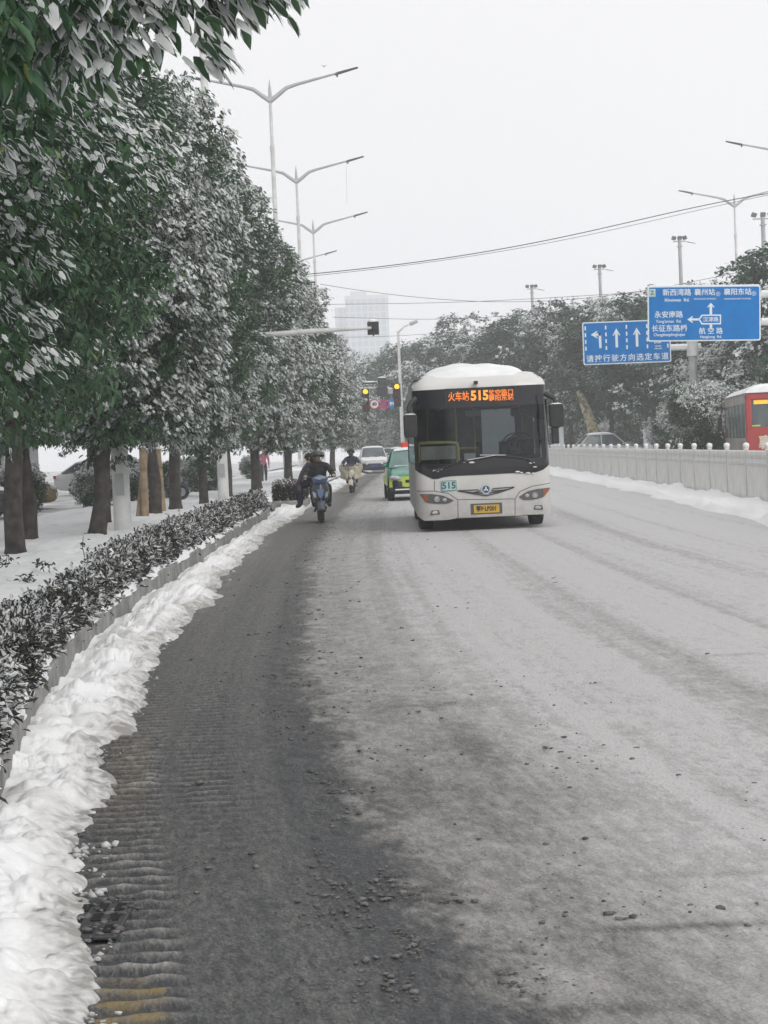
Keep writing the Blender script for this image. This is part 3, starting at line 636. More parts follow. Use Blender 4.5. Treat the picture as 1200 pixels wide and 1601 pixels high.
# wooden stakes round the staked tree
GS = 'tan wooden stakes propping up the young tree'
for i, (bx, by, tx, ty, lab) in enumerate([(152, 812, 160, 700, 'leftmost tan wooden stake, left of the first lamp column'), (165, 806, 158, 705, 'tan wooden stake second from the left, left of the first lamp column'), (217, 812, 226, 705, 'thin tan stake just right of the first lamp column'), (227, 812, 222, 700, 'tan stake crossing its neighbour right of the first lamp column'), (240, 799, 236, 700, 'upright tan stake left of the dark trunk'), (254, 799, 246, 702, 'leaning tan stake touching the dark trunk')]):
    x, y = U(bx, by, VZ); p = PY(tx, ty, y+.25)
    r = empty('tree_stake', (x, y, VZ-.05), 0, lab, 'stake', GS)
    mb = MB(); e = Vector(p)-Vector((x, y, VZ-.05)); mb.path([(0, 0, 0), e*.5+Vector((.01, 0, 0)), e], [.085, .08, .075], 10); mb.build('pole', M['wood_tan'], r)
    mb = MB(); mb.ball(e+Vector((0, 0, .02)), (.09, .09, .04), 10, 6); mb.build('snow_cap', M['snow_fine'], r)

# ---- hedge
rng = np.random.default_rng(31)
n = 150000
yy = 1/rng.uniform(1/46.3, 1/4.4, n)                      # equal share of leaves per screen height
a = rng.random(n)
# profile: front face, rounded top
wob = .06*(fbm(yy*1.5, yy*0, 101, 3)-.5)*2
bump = fbm(yy*3.0, a*3, 102, 3)
hh_ = .14+.15*sst(15, 24, yy)-.02*sst(35, 46, yy); xw = -.13-.29*np.clip((a-.42)/.58, 0, 1); zh = .02+hh_*np.clip(a/.42, 0, 1); tp = a > .36
X = cK(yy)+xw+wob; Z = VZ+zh+.15*(fbm(yy*2.4, xw*4, 103, 3)-.42)*2*tp
X = X+.05*(zh < .5)*(bump-.5)*2
sz = .045+.0011*yy
O = np.stack([X, yy, Z], -1)+rng.normal(0, 1, (n, 3))*np.array([.045, .05, .04])
nrm = np.where((a < .42)[:, None], np.array([1.0, -.25, .35]), np.array([.1, -.2, 1.0]))
D = unit(nrm*.6+rng.normal(0, .6, (n, 3))+np.array([0, 0, .15]))
keep = rng.random(n) < np.clip(1.15*np.sqrt(yy/10), .5, 1)
no = fbm(yy*2.2, a*5, 104, 3)
sn = rng.random(n) < np.clip(.34+.55*tp*(no > .40)+.40*(no > .52), 0, .88)
tint = np.clip(rng.beta(2, 3, n), 0, 1)
me = leaves('hedge_leaves', None, O, D, sz*rng.uniform(.7, 1.25, n), sz*.5*rng.uniform(.8, 1.2, n), sn, rng, tint, lift=.006)
me.materials.append(M['leaf_hedge']); me.materials.append(M['snow_leaf'])
r0 = empty('hedge', (0, 0, 0), 0, 'long low clipped hedge dusted with snow, running behind the kerb', 'hedge')
o = bpy.data.objects.new('foliage', me); COL.objects.link(o); o.parent = r0
Yh = rowsY(4.4, 46.1, 2.5); tb = np.linspace(0, 1, 22)
Xh = cK(Yh)[:, None]-.14-.31*tb[None]; Yq = np.repeat(Yh[:, None], 22, 1); hh2 = (.155+.15*sst(15, 24, Yh))[:, None]
Hh = VZ+hh2+.10*(fbm(Yq*2.4, (Xh-cK(Yh)[:, None])*4, 103, 3)-.5)*2+.055-.10*(np.abs(tb-.5)*2)[None]**4+.30*(fbm(Xh*7, Yq*5, 107, 4)-.50)
me = np_mesh('hedge_snow', np.stack([Xh, Yq, Hh], -1).reshape(-1, 3), grid_faces(len(Yh), 22)); link_mesh('snow_cap', me, M['snow_fine'], r0)
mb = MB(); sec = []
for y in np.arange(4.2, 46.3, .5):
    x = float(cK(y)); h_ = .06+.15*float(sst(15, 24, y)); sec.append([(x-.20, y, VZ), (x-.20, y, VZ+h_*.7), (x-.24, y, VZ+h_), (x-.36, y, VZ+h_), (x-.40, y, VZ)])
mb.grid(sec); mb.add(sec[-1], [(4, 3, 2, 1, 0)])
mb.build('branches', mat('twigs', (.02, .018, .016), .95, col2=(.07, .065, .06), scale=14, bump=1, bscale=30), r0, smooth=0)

# ---- clipped bush on its own kerbed island past the junction gap
def leafy_box(name, x0, x1, y0, y1, z0, z1, n, L, snow, seed, parent):
    rng = np.random.default_rng(seed)
    P = np.stack([rng.uniform(x0, x1, n), rng.uniform(y0, y1, n), z1-(z1-z0)*rng.random(n)**1.0], -1)
    f = rng.random(n); P[:, 1] = np.where(f < .45, y0+rng.normal(0, .04, n), P[:, 1]); P[:, 2] = np.where(f > .55, z1+rng.normal(0, .05, n), P[:, 2]); q = (f > .45) & (f < .55); P[:, 0] = np.where(q, x1, P[:, 0])
    D = unit(rng.normal(0, .7, (n, 3))+np.array([0, -.3, .5]))
    sn = rng.random(n) < np.where(f > .55, snow, .12)
    me = leaves(name, None, P, D, np.full(n, L), np.full(n, L*.5), sn, rng, rng.beta(2, 3, n), lift=.01)
    me.materials.append(M['leaf_hedge']); me.materials.append(M['snow_leaf'])
    o = bpy.data.objects.new(name, me); COL.objects.link(o); o.parent = parent; return o
x, y = U(452, 795)
r0 = empty('planter', (0, 0, 0), 0, 'small kerbed island with a clipped snowy bush beside the front scooter', 'planter')
mb = MB(); mb.box((x, y+1.5, .09), (.95, 3.2, .26)); mb.build('kerb', M['concrete'], r0, bevel=.03)
leafy_box('bush', x-.42, x+.4, y+.05, y+3.0, .25, .62, 9000, .085, .7, 41, r0)
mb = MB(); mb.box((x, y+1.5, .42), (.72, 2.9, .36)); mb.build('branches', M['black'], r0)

# ---- low plants poking through the verge snow
GP = 'small plants poking through the verge snow'
for i, (px, py, hh, lab) in enumerate([(8, 884, .16, 'small leafy plant poking through snow at the left border'), (68, 886, .1, 'low sprig in the snow between the trunks and the hedge'), (132, 868, .30, 'single upright twig sticking out above the hedge top'), (42, 905, .09, 'tiny leaves in the snow left of the hedge')]):
    x, y = U(px, py, VZ+.1); rng = np.random.default_rng(50+i)
    r = empty('small_plant', (x, y, VZ+.04), 0, lab, 'plant', GP)
    mb = MB()
    for q in range(3 if i != 2 else 1): mb.path([(0, 0, 0), (rng.normal(0, .03), rng.normal(0, .03), hh*.6), (rng.normal(0, .06), rng.normal(0, .05), hh*1.1)], [.006, .005, .003], 5)
    mb.build('stem', M['bark'], r)
    k = 26 if i != 2 else 12; P = np.stack([rng.normal(0, .07 if i != 2 else .02, k), rng.normal(0, .06, k), rng.uniform(.3, 1.15, k)*hh], -1)
    me = leaves('leaves', None, P, unit(rng.normal(0, 1, (k, 3))+np.array([0, 0, .6])), np.full(k, .07), np.full(k, .03), rng.random(k) < .3, rng, rng.random(k)*.5)
    me.materials.append(M['leaf_hedge']); me.materials.append(M['snow_leaf']); o = bpy.data.objects.new('leaves', me); COL.objects.link(o); o.parent = r

# ---- trees beyond the opposite carriageway: (key, px of trunk, py of crown top, distance, label)
GR = 'trees lining the far side of the road on the right'
FT = [
 ('F', 1248, 372, 84, 1.0, 'tall dark tree at the right border rising above the large blue sign'),
 ('G', 1110, 468, 112, 1.15, 'dark evergreen behind the large blue sign'),
 ('F', 1012, 458, 124, 1.1, 'tree with the highest rounded top between the two blue signs'),
 ('F', 948, 478, 130, 1.1, 'dark tree above the smaller blue sign, right of the bus'),
 ('G', 885, 474, 138, 1.1, 'tall tree rising just right of the white bus roof'),
 ('F', 820, 492, 150, 1.15, 'tree directly behind the right shoulder of the bus roof'),
 ('G', 762, 530, 165, 1.15, 'tree standing behind the middle of the bus roof'),
 ('F', 700, 524, 175, 1.1, 'rounded tree behind the left part of the bus roof'),
 ('G', 648, 534, 188, 1.1, 'hazy tree right of the slim grey lamp pole'),
 ('F', 606, 556, 205, 1.1, 'hazy tree below the distant tower, right of the signal'),
 ('G', 572, 590, 235, 1.2, 'pale hazy tree at the foot of the distant tower'),
 ('F', 1160, 470, 100, 1.0, 'evergreen right behind the sign post near the red bus'),
 ('G', 1260, 420, 95, 1.0, 'dark tree beyond the right border over the red bus'),
]
for key, px, py, Yd, sx, lab in FT:
    p = PY(px, py, Yd); tree(key, p[0], Yd, .13, p[2]-.13, (px*.7) % 6.28, lab, GR, sx)
GF = 'frosted shrubby trees in front of the right tree line'
for key, px, py, Yd, sx, lab in [('P', 1092, 604, 80, .95, 'frost covered bushy tree left of the red bus'), ('P', 1160, 545, 88, 1.25, 'large white frosted tree behind the red bus roof'), ('P', 1050, 640, 95, .9, 'smaller frosted bush below the sign post'), ('P', 1235, 560, 84, 1.2, 'frosted tree at the right border over the red bus roof')]:
    p = PY(px, py, Yd); tree(key, p[0], Yd, .13, p[2]-.13, (px*.9) % 6.28, lab, GF, sx)
GQ = 'low dark shrubs filling the gaps under the right tree line'
for px, Yd, h_, lab in [(872, 172, 3.0, 'low dark shrub just right of the bus mirror'), (905, 165, 3.4, 'low dark shrub left of the leaning pale trunk'), (962, 158, 3.0, 'low dark shrub right of the leaning pale trunk'), (1010, 150, 3.4, 'low dark shrub behind the snowy car under the right trees'), (1055, 144, 3.2, 'low dark shrub below the sign post'), (1100, 138, 3.4, 'low dark shrub behind the frosted bush near the red bus'), (1160, 130, 3.6, 'low dark shrub behind the red bus'), (820, 190, 3.0, 'low dark shrub hidden mostly behind the bus')]:
    p = PY(px, 690, Yd); tree('Q', p[0], Yd, .13, h_, (px*.9) % 6.28, lab, GQ, 1.1)
GC = 'hazy frosted trees closing the view down the road'
for key, px, py, Yd, sx, lab in [('T', 600, 655, 215, 1.6, 'frosted low tree straight down the road beyond the road signs'), ('T', 640, 650, 200, 1.6, 'frosted low tree hidden partly by the bus mirror'), ('T', 566, 645, 240, 1.6, 'frosted tree at the far end of the left row'), ('P', 690, 640, 190, 1.3, 'frosted tree behind the left side of the bus'), ('G', 545, 602, 175, 1.0, 'hazy evergreen continuing the left row in the distance'), ('T', 585, 668, 300, 1.6, 'palest low tree at the end of the street'), ('T', 622, 664, 290, 1.6, 'pale distant tree above the taxi sign')]:
    p = PY(px, py, Yd); tree(key, p[0], Yd, .0, p[2], (px*.9) % 6.28, lab, GC, sx)
# leaning pale plane tree trunk on the right
x, y, z = PY(938, 696, 127)
r = empty('plane_tree', (x, y, 0.1), 0, 'leaning thick pale mottled plane tree trunk behind the fence right of the bus', 'tree')
k = 118/FPX; mb = MB(); mb.path([(0, 0, -.1), (-.1, 0, 1.0), (-.5, 0, 2.3), (-.8, .3, 3.4), (-1.1, 1.2, 4.6)], [.50, .42, .36, .32, .22], 14)
mb.build('trunk', M['bark_pale'], r)
# ================================================================ FENCE
r0 = empty('median_fence', (0, 0, 0), 0, 'long white painted picket fence on the median with round snow capped posts', 'fence')
def fstep(y, d):
    return y+d
posts = []; y = 8.4
while y < 226: posts.append(y); y += 2.6
pm = MB(); pm.box((0, 0, .575), (.07, .07, 1.15)); pm.box((0, 0, 1.16), (.10, .10, .03)); pmo = None
cm_ = MB(); cm_.ball((0, 0, 1.225), (.068, .068, .068), 12, 8)
sc_ = MB(); sc_.ball((0, 0, 1.25), (.070, .070, .050), 12, 6)
bl_ = MB(); bl_.box((0, 0, .045), (.34, .16, .14), taper=.7)
first = None; M['fblock'] = mat('fence_foot', (.35, .35, .34), .9, col2=(.6, .6, .6), scale=6)
pan0 = None
for i, y in enumerate(posts):
    x = float(cF(y)); y2 = y+2.6; x2 = float(cF(y2)); a = math.atan2(x2-x, 2.6)
    if first is None:
        po = pm.build('post', M['fence'], r0, bevel=.008); ca = cm_.build('finial', M['fence'], po); sn = sc_.build('snow_cap', M['snow_fine'], po); bl = bl_.build('foot', M['fblock'], po, bevel=.02)
        first = po
    elif i < 84: po = copy_tree(first, r0)
    else: po = None
    if po: po.location = (x, y, 0.03); po.rotation_euler = (0, 0, -a)
    if pan0 is None:
        mb = MB(); L = math.hypot(2.6, x2-x)
        for zz, hh in ((.20, .05), (.86, .045), (1.02, .05)): mb.box((0, L/2, zz), (.035, L-.07, hh))
        npk = 24
        for q in range(npk):
            yy_ = .07+(L-.14)*q/(npk-1); mb.box((0, yy_, .625), (.022, .072, .98)); mb.box((0, yy_, 1.125), (.022, .07, .03), taper=.4)
        pan0 = mb.build('panel', M['fence'], r0, smooth=0)
        mb = MB(); mb.box((0, L/2, .895), (.03, L-.1, .018)); mb.build('rail_snow', M['snow_fine'], pan0)
        p = pan0
    elif i < 84: p = copy_tree(pan0, r0)
    else: p = None
    if p: p.location = (x, y, 0.03); p.rotation_euler = (0, 0, -a)

# ================================================================ LAMPS
def lamp(h=18.35):
    r = empty('street_lamp')
    mb = MB(); mb.path([(0, 0, -.1), (0, 0, 1.9), (0, 0, 1.95), (0, 0, h-2.2), (0, 0, h-2.0), (0, 0, h)], [.165, .16, .145, .10, .085, .075], 16); mb.path([(0, 0, h-2.45), (0, 0, h-2.2)], [.125, .125], 14)
    mb.path([(0, 0, -.1), (0, 0, .06)], [.26, .26], 12); mb.build('pole', M['lamp_white'], r)
    mb = MB(); mb.path([(0, 0, h), (0, 0, h+.5), (0, 0, h+.98)], [.10, .075, .01], 8); mb.build('spike', M['lamp_grey'], r)
    for s in (-1, 1):
        mb = MB(); mb.path([(0, 0, h-.05), (.40*s, 0, h+.24), (.80*s, 0, h+.55), (1.3*s, 0, h+.70), (3.25*s, 0, h+1.14)], [(.13, .12), (.11, .11), (.10, .10), (.085, .08), (.05, .05)], 10); mb.build('arm', M['lamp_grey'], r)
        mb = MB(); mb.path([(3.15*s, 0, h+1.10), (3.35*s, 0, h+1.15), (4.3*s, 0, h+1.38)], [(.05, .06), (.055, .075), (.03, .05)], 10); hd = mb.build('lamp_head', M['metal_dark'], r)
        mb = MB(); mb.ball((3.28*s, 0, h+1.02), (.05, .05, .07), 8, 6); mb.build('sensor', M['metal_dark'], hd)
    mb = MB(); mb.box((0, -.165, .9), (.16, .02, .4)); mb.build('hatch', M['lamp_grey'], r)
    return r
GLm = 'tall double armed street lamps along the left verge'
L0 = lamp()
spots = [(-4.84, 35.5, VZ, 'street lamp whose thick white column stands behind the hedge nearest the viewer'), (-4.78, 57.5, VZ, 'street lamp with white column by the trees, its top above the picture'), (-4.62, 93.2, VZ, 'street lamp with the highest visible twin arms over the left trees'), (-4.6, 121.5, VZ, 'street lamp with the second highest twin arms over the left trees'), (-4.55, 150, VZ, 'street lamp with the third highest twin arms over the left trees'), (-7.6, 178, VZ, 'street lamp of which only the right arm shows above the trees')]
for i, (x, y, z, lab) in enumerate(spots):
    o = L0 if i == 0 else copy_tree(L0)
    o.location = (x, y, z-.02); tag(o, lab, 'street lamp', GLm)
for i, (px, py, Yd, lab) in enumerate([(1148, 322, 150, 'double armed street lamp on the right, above the large blue sign'), (1239, 250, 125, 'street lamp on the right with only its left arm reaching in at the border')]):
    p = PY(px, py, Yd); o = copy_tree(L0); o.location = (p[0], Yd, p[2]-18.35); tag(o, lab, 'street lamp', 'double armed street lamps on the right side')
# slim single arm lamp down the road
p = PY(622, 518, 170); H = p[2]
r = empty('street_lamp', (p[0], 170, 0), 0, 'slim grey lamp pole with one short arm to the left of the bus', 'street lamp')
mb = MB(); mb.path([(0, 0, 0), (0, 0, H)], [.2, .11], 12); mb.build('pole', M['lamp_white'], r)
mb = MB(); mb.path([(0, 0, H-.1), (.5, 0, H+.35), (1.1, 0, H+.6)], [.09, .07, .05], 8); mb.build('arm', M['lamp_white'], r)
mb = MB(); mb.path([(1.05, 0, H+.58), (1.75, 0, H+.82)], [(.1, .18), (.05, .14)], 8); mb.build('lamp_head', M['lamp_grey'], r)
# floodlight masts
M['flood_grey'] = mat('flood_grey', (.16, .17, .17), .5, .2)
FG = 'floodlight masts rising behind the right tree line'
def mast(px, py, Yd, lab, k=1.0):
    p = PY(px, py, Yd); H = p[2]
    r = empty('floodlight_mast', (p[0], Yd, .1), 0, lab, 'floodlight', FG)
    mb = MB(); mb.path([(0, 0, 0), (0, 0, H-.1)], [.19, .12], 12); mb.build('pole', M['lamp_grey'], r)
    mb = MB(); mb.box((0, 0, H-.25), (.9*k, .08, .07)); mb.box((0, 0, H-.6), (.35, .35, .06)); mb.build('crossbar', M['lamp_grey'], r)
    for dx, rz in ((-.5, .4), (0, 0), (.42, -.5)):
        mb = MB(); mb.box((dx*k*.8, -.1, H-.02), (.30, .14, .26), (.5, rz*.4, rz)); mb.build('lamp_head', M['flood_grey'], r, bevel=.02)
    mb = MB(); mb.path([(.5*k, 0, H-.3), (1.1*k, .1, H-.42)], [.03, .02], 6); mb.build('bracket', M['metal_dark'], r)
mast(1062, 374, 132, 'floodlight mast rising directly above the large blue sign')
mast(937, 418, 152, 'floodlight mast above the smaller blue sign')
mast(831, 449, 169, 'shortest floodlight mast, right of the bus roof')
mast(1192, 338, 111, 'floodlight mast with a wide head at the right border', 1.3)

# ================================================================ OVERHEAD SIGNS
def local(px, py, Yd): return Vector(PY(px, py, Yd))
def arrow(mb, x, z, L, wd, hw, hl, ang=0.0, y=-.034):
    """arrow of length L with its tip at x,z pointing up, turned by ang"""
    pts = [(0, 0), (hw, -hl), (hw*.62, -hl*1.0), (wd/2+.0, -hl*.62), (wd/2, -L), (-wd/2, -L), (-wd/2, -hl*.62), (-hw*.62, -hl*1.0), (-hw, -hl)]
    c, s = math.cos(ang), math.sin(ang)
    mb.prism([(x+a*c-b*s, z+a*s+b*c) for a, b in pts], y, y+.010)
def rrect(x0, x1, z0, z1, r, n=5):
    P = []
    for cx, cz, a0 in ((x1-r, z0+r, -PI/2), (x1-r, z1-r, 0), (x0+r, z1-r, PI/2), (x0+r, z0+r, PI)):
        P += [(cx+r*math.cos(a0+PI/2*i/n), cz+r*math.sin(a0+PI/2*i/n)) for i in range(n+1)]
    return P
def board(root, W, H, bd):
    mb = MB(); mb.prism(rrect(-W/2, W/2, -H/2, H/2, .08), -.012, .05); mb.build('frame', M['sign_white'], root, smooth=0)
    mb = MB(); mb.prism(rrect(-W/2+bd, W/2-bd, -H/2+bd, H/2-bd, .06), -.024, -.0125); mb.build('panel', M['sign_blue'], root, smooth=0)
def snowpath(root, a, b, r, name='snow'):
    mb = MB(); n = 14; a = Vector(a); b = Vector(b)
    rg = random.Random(3); mb.path([a.lerp(b, i/n)+Vector((0, 0, r*.3)) for i in range(n+1)], [(r*rg.uniform(.8, 1.0), r*rg.uniform(.8, 1.0)) for i in range(n+1)], 8); mb.build(name, M['snow_fine'], root)
# large direction sign
Yb_ = 72.0; s = Yb_/FPX; c = local(1100.5, 490, Yb_)
big = empty('direction_sign', c, 0, 'large blue overhead direction sign with white town names and a left and up arrow', 'road sign'); big.rotation_euler = (0, math.radians(1.9), 0)
W_, H_ = 176*s*1.0, 86*s; board(big, W_, H_, .05)
def bx(px): return (px-1100.5)*s           # sign face measured in photo pixels
def bz(py): return (490-py)*s
def sg(root, body, px, py, size, bold=.012, sx=1.0, m='sign_white'): return text(body, size, M[m], root, (bx(px), -.030, bz(py)), bold=bold, sx=sx)
k_ = 8.13/12.0
def cx(X): return 1000+X/6.0            # coordinates read off the 6x enlargement of the sign
def cz(Yy): return 430+Yy/6.0
def sgz(body, X, Yy, hpx, bold=.003, sx=1.0): return text(body, hpx/6.0*s*1.02, M['sign_white'], big, (bx(cx(X)), -.030, bz(cz(Yy))), bold=bold, sx=sx)
sgz('新西湾路', 348, 166, 66); sgz('Xinxiwan  Rd.', 348, 234, 40, .003, 1.02)
sgz('襄州站', 608, 166, 64); sgz('XIANGZHOU STATION', 610, 226, 19, .001, 1.02)
sgz('襄阳东站', 916, 166, 64); sgz('XIANGYANG EAST STATION', 915, 228, 19, .001, 1.0)
sgz('永安南路', 270, 372, 66); sgz("Yong'annan  Rd.", 270, 432, 38, .002, .95)
sgz('长征东路桥', 276, 500, 66); sgz('Changzhengdongluqiao', 276, 556, 38, .002, .82)
sgz('汉津路', 664, 420, 48, .002); sgz('航 空 路', 664, 528, 62); sgz('Hangkong  Rd.', 664, 580, 34, .002, 1.0)
mb = MB()
for X in (733, 1068):
    mb.torus((bx(cx(X)), -.032, bz(cz(180))), .075, .010, 'y', 20, 6)
mb.build('station_mark', M['sign_white'], big, smooth=60)
for X in (733, 1068): sgz('R', X, 180, 22, .004)
mb = MB(); sx_ = lambda v: bx(cx(v)); sz_ = lambda v: bz(cz(v))
arrow(mb, sx_(665), sz_(262), 112/6*s, 24/6*s, 36/6*s, 42/6*s)
arrow(mb, sx_(445), sz_(416), 112/6*s, 20/6*s, 34/6*s, 50/6*s, PI/2)
out = [(sx_(548), sz_(416)), (sx_(578), sz_(372)), (sx_(760), sz_(372)), (sx_(760), sz_(464)), (sx_(578), sz_(464))]
inn = [(sx_(562), sz_(416)), (sx_(586), sz_(384)), (sx_(748), sz_(384)), (sx_(748), sz_(452)), (sx_(586), sz_(452))]
for i in range(5):
    j = (i+1) % 5; mb.prism([out[i], out[j], inn[j], inn[i]], -.034, -.0245)
mb.prism([(sx_(653), sz_(465)), (sx_(677), sz_(465)), (sx_(677), sz_(500)), (sx_(653), sz_(500))], -.034, -.0245)
mb.build('arrows', M['sign_white'], big, smooth=0)
mb = MB(); mb.prism([(sx_(88), sz_(128)), (sx_(148), sz_(128)), (sx_(148), sz_(200)), (sx_(88), sz_(200))], -.034, -.0245); mb.build('corner_badge', mat('badge_green', (.35, .5, .42), .5, col2=(.62, .68, .66), scale=9), big, smooth=0)
text('Z', .2, mat('badge_ink', (.05, .2, .16), .5), big, (sx_(118), -.038, sz_(164)), bold=.01, name='badge_letter')
mb = MB()
for z in (bz(462), bz(505)):
    mb.path([(-W_*.42, .13, z), (W_*.5, .13, z), (W_*.5+3.2, .13, z)], .10, 12)
mb.build('arms', M['lamp_white'], big)
for z in (bz(462), bz(505)): snowpath(big, (W_*.5+.05, .13, z+.07), (W_*.5+3.2, .13, z+.07), .09)
mb = MB(); px_ = W_*.5+3.25; mb.path([(px_, .13, -c.z), (px_, .13, bz(455)+.4)], [.22, .16], 16); mb.build('pole', M['lamp_white'], big)
snowpath(big, (-W_*.49, .02, H_*.5), (W_*.49, .02, H_*.5), .028)

# lane sign
Yl = 85.0; s2 = Yl/FPX; c2 = local(979.5, 535, Yl)
ls = empty('lane_sign', c2, 0, 'smaller blue overhead lane sign with lane arrows, partly behind the large sign', 'road sign'); ls.rotation_euler = (0, math.radians(.3), 0)
W2, H2 = 137*s2, 66.5*s2; board(ls, W2, H2, .05)
def lx(X): return (900+X/7.5-979.5)*s2
def lz(Yy, X=590): return (535-(430+(Yy+ (X-590)*.033)/7.5))*s2
def lt(body, X, Yy, hp, bold=.004, sx=1.0): return text(body, hp/7.5*s2, M['sign_white'], ls, (lx(X), -.030, lz(Yy)), bold=bold, sx=sx)
for i, ch in enumerate('请按行驶方向选定车道'): lt(ch, 160+i*97.5, 972, 88, .004)
mb = MB()
for i, X in enumerate((115, 355, 597, 836, 1075)):
    for q, Yy in enumerate((608, 688, 766, 846)):
        x = lx(X); z = lz(Yy); mb.prism([(x-.033, z-.085), (x+.033, z-.085), (x+.033, z+.085), (x-.033, z+.085)], -.034, -.0245)
mb.build('lane_lines', M['sign_white'], ls, smooth=0)
mb = MB()
for X in (478, 716): arrow(mb, lx(X), lz(622), 222/7.5*s2, 30/7.5*s2, 46/7.5*s2, 82/7.5*s2)
arrow(mb, lx(178), lz(686), 118/7.5*s2, 28/7.5*s2, 46/7.5*s2, 76/7.5*s2, PI/2)
mb.prism([(lx(268), lz(672)), (lx(298), lz(672)), (lx(300), lz(846)), (lx(272), lz(846))], -.034, -.0245)
arrow(mb, lx(955), lz(622), 150/7.5*s2, 30/7.5*s2, 46/7.5*s2, 82/7.5*s2)
mb.build('arrows', M['sign_white'], ls, smooth=0)
lt('公交车道', 958, 808, 22, .004); lt('7:00-9:00', 958, 848, 20, .003); lt('17:00-19:00', 958, 876, 20, .003)
pc = local(1083, 690, Yl)-c2; H = local(1082, 530, Yl).z
px2 = (1083-979.5)*s2
mb = MB(); mb.path([(px2, .16, -c2.z), (px2-.02, .16, .6+.5)], [.21, .17], 16); mb.build('pole', M['lamp_grey'], ls)
za = (535-548)*s2+.0
mb = MB(); mb.path([(-W2*.45, .13, za), (W2*.5, .13, za), (px2+.4, .13, za)], .085, 12); mb.path([(-W2*.45, .13, za+.75), (W2*.5, .13, za+.75), (px2, .13, za+.75)], .085, 12); mb.path([(px2-.01, .16, za-.35), (px2-.01, .16, za+.35)], [.26, .26], 12); mb.build('arms', M['lamp_white'], ls)
snowpath(ls, (W2*.5, .13, za+.09), (px2+.35, .13, za+.09), .10)

# ================================================================ SIGNALS
Y3 = 60.0; s3 = Y3/FPX; e = local(583, 513, Y3); f = local(485, 518, Y3)
r = empty('traffic_signal', (-5.0, Y3, 0), 0, 'dark signal box at the end of a white arm reaching out from the left trees', 'traffic light')
mb = MB(); mb.path([(0, 0, 0), (0, 0, e.z+.3)], [.13, .09], 12); mb.build('pole', M['lamp_white'], r)
ex = e.x+5.0
mb = MB(); mb.path([(0, 0, e.z-.12-.0), (f.x+5, 0, f.z), (ex-.05, 0, e.z+.01)], [.10, .075, .045], 12); mb.build('arm', M['lamp_white'], r)
mb = MB(); mb.box((ex, .10, e.z), (.36, .16, .40)); mb.box((ex, .0, e.z+.0), (.12, .08, .12)); mb.ball((ex, .05, e.z-.22), .03, 8, 6); bx_ = mb.build('signal_box', M['black'], r, bevel=.015)
mb = MB(); mb.box((ex+.02, -.0, e.z+.02), (.05, .06, .05)); mb.build('clamp', M['lamp_white'], bx_)
mb = MB(); mb.ball((ex, .10, e.z+.23), (.15, .09, .07), 12, 8); mb.build('snow_cap', M['snow_fine'], bx_)
# far gantry with lights and round signs
Y4 = 112.0; s4 = Y4/FPX
def Q(px, py): 
    v = local(px, py, Y4); return v
g0 = Q(540, 634)
r = empty('traffic_signal', (g0.x-2.5, Y4, 0), 0, 'far signal arm across the road with two lit amber lights and round signs', 'traffic light')
def q(px, py, dy=0): v = Q(px, py); return (v.x-r.location.x, dy, v.z)
mb = MB(); a = q(540, 608); mb.path([(0, 0, 0), (0, 0, a[2]+.6)], [.16, .12], 12); mb.build('pole', M['lamp_white'], r)
mb = MB(); mb.path([(0, 0, a[2]), q(570, 607), q(608, 606)], [.10, .08, .06], 10); mb.build('upper_arm', M['lamp_white'], r)
b_ = q(540, 631); mb = MB(); mb.path([(0, 0, b_[2]), q(600, 628), q(655, 622)], [.11, .09, .06], 10); mb.build('lower_arm', M['lamp_white'], r)
M['amber'] = mat('amber_light', (.9, .6, .02), .4, emis=(1, .66, .02), estr=.9)
M['dim_red'] = mat('dim_red', (.12, .02, .02), .4); M['sig_red'] = mat('sign_red', (.5, .06, .06), .5); M['sig_purple'] = mat('sign_purple', (.2, .08, .25), .5); M['sig_blue'] = mat('sign_blue_round', (.02, .18, .5), .5)
for px, py in ((571, 612), (620, 604)):
    a = q(px, py); H = 1.35; mb = MB(); mb.box((a[0], -.10, a[2]-.2-H/2+.35), (.42, .2, H)); bo = mb.build('signal_box', M['black'], r, bevel=.02)
    for i in range(3):
        z = a[2]+.10-.42*i
        mb = MB(); mb.disc((a[0], -.215, z-.12), .15, .03, 20); mb.build('lens', M['amber'] if i == 0 else M['dim_red'], bo)
        mb = MB(); mb.path([(a[0], -.2, z+.0), (a[0], -.38, z-.02)], [.18, .17], 14, cap=False); mb.build('visor', M['black'], bo)
for px, py, w_, h_ in ((597, 598, .50, .55), (597, 612, .62, .55), (578, 599, .8, .10), (610, 612, .3, .3)):
    a = q(px, py); mb = MB(); mb.box((a[0], -.05, a[2]), (w_, .25, h_)); mb.build('camera_box' if w_ != .8 else 'led_bar', M['metal_dark'] if px != 610 else M['lamp_grey'], r, bevel=.02)
    mb = MB(); mb.ball((a[0], -.05, a[2]+h_/2), (w_*.5, .13, .07), 12, 6); mb.build('snow_cap', M['snow_fine'], r)
GRS = 'round road signs hung under the far signal arm'
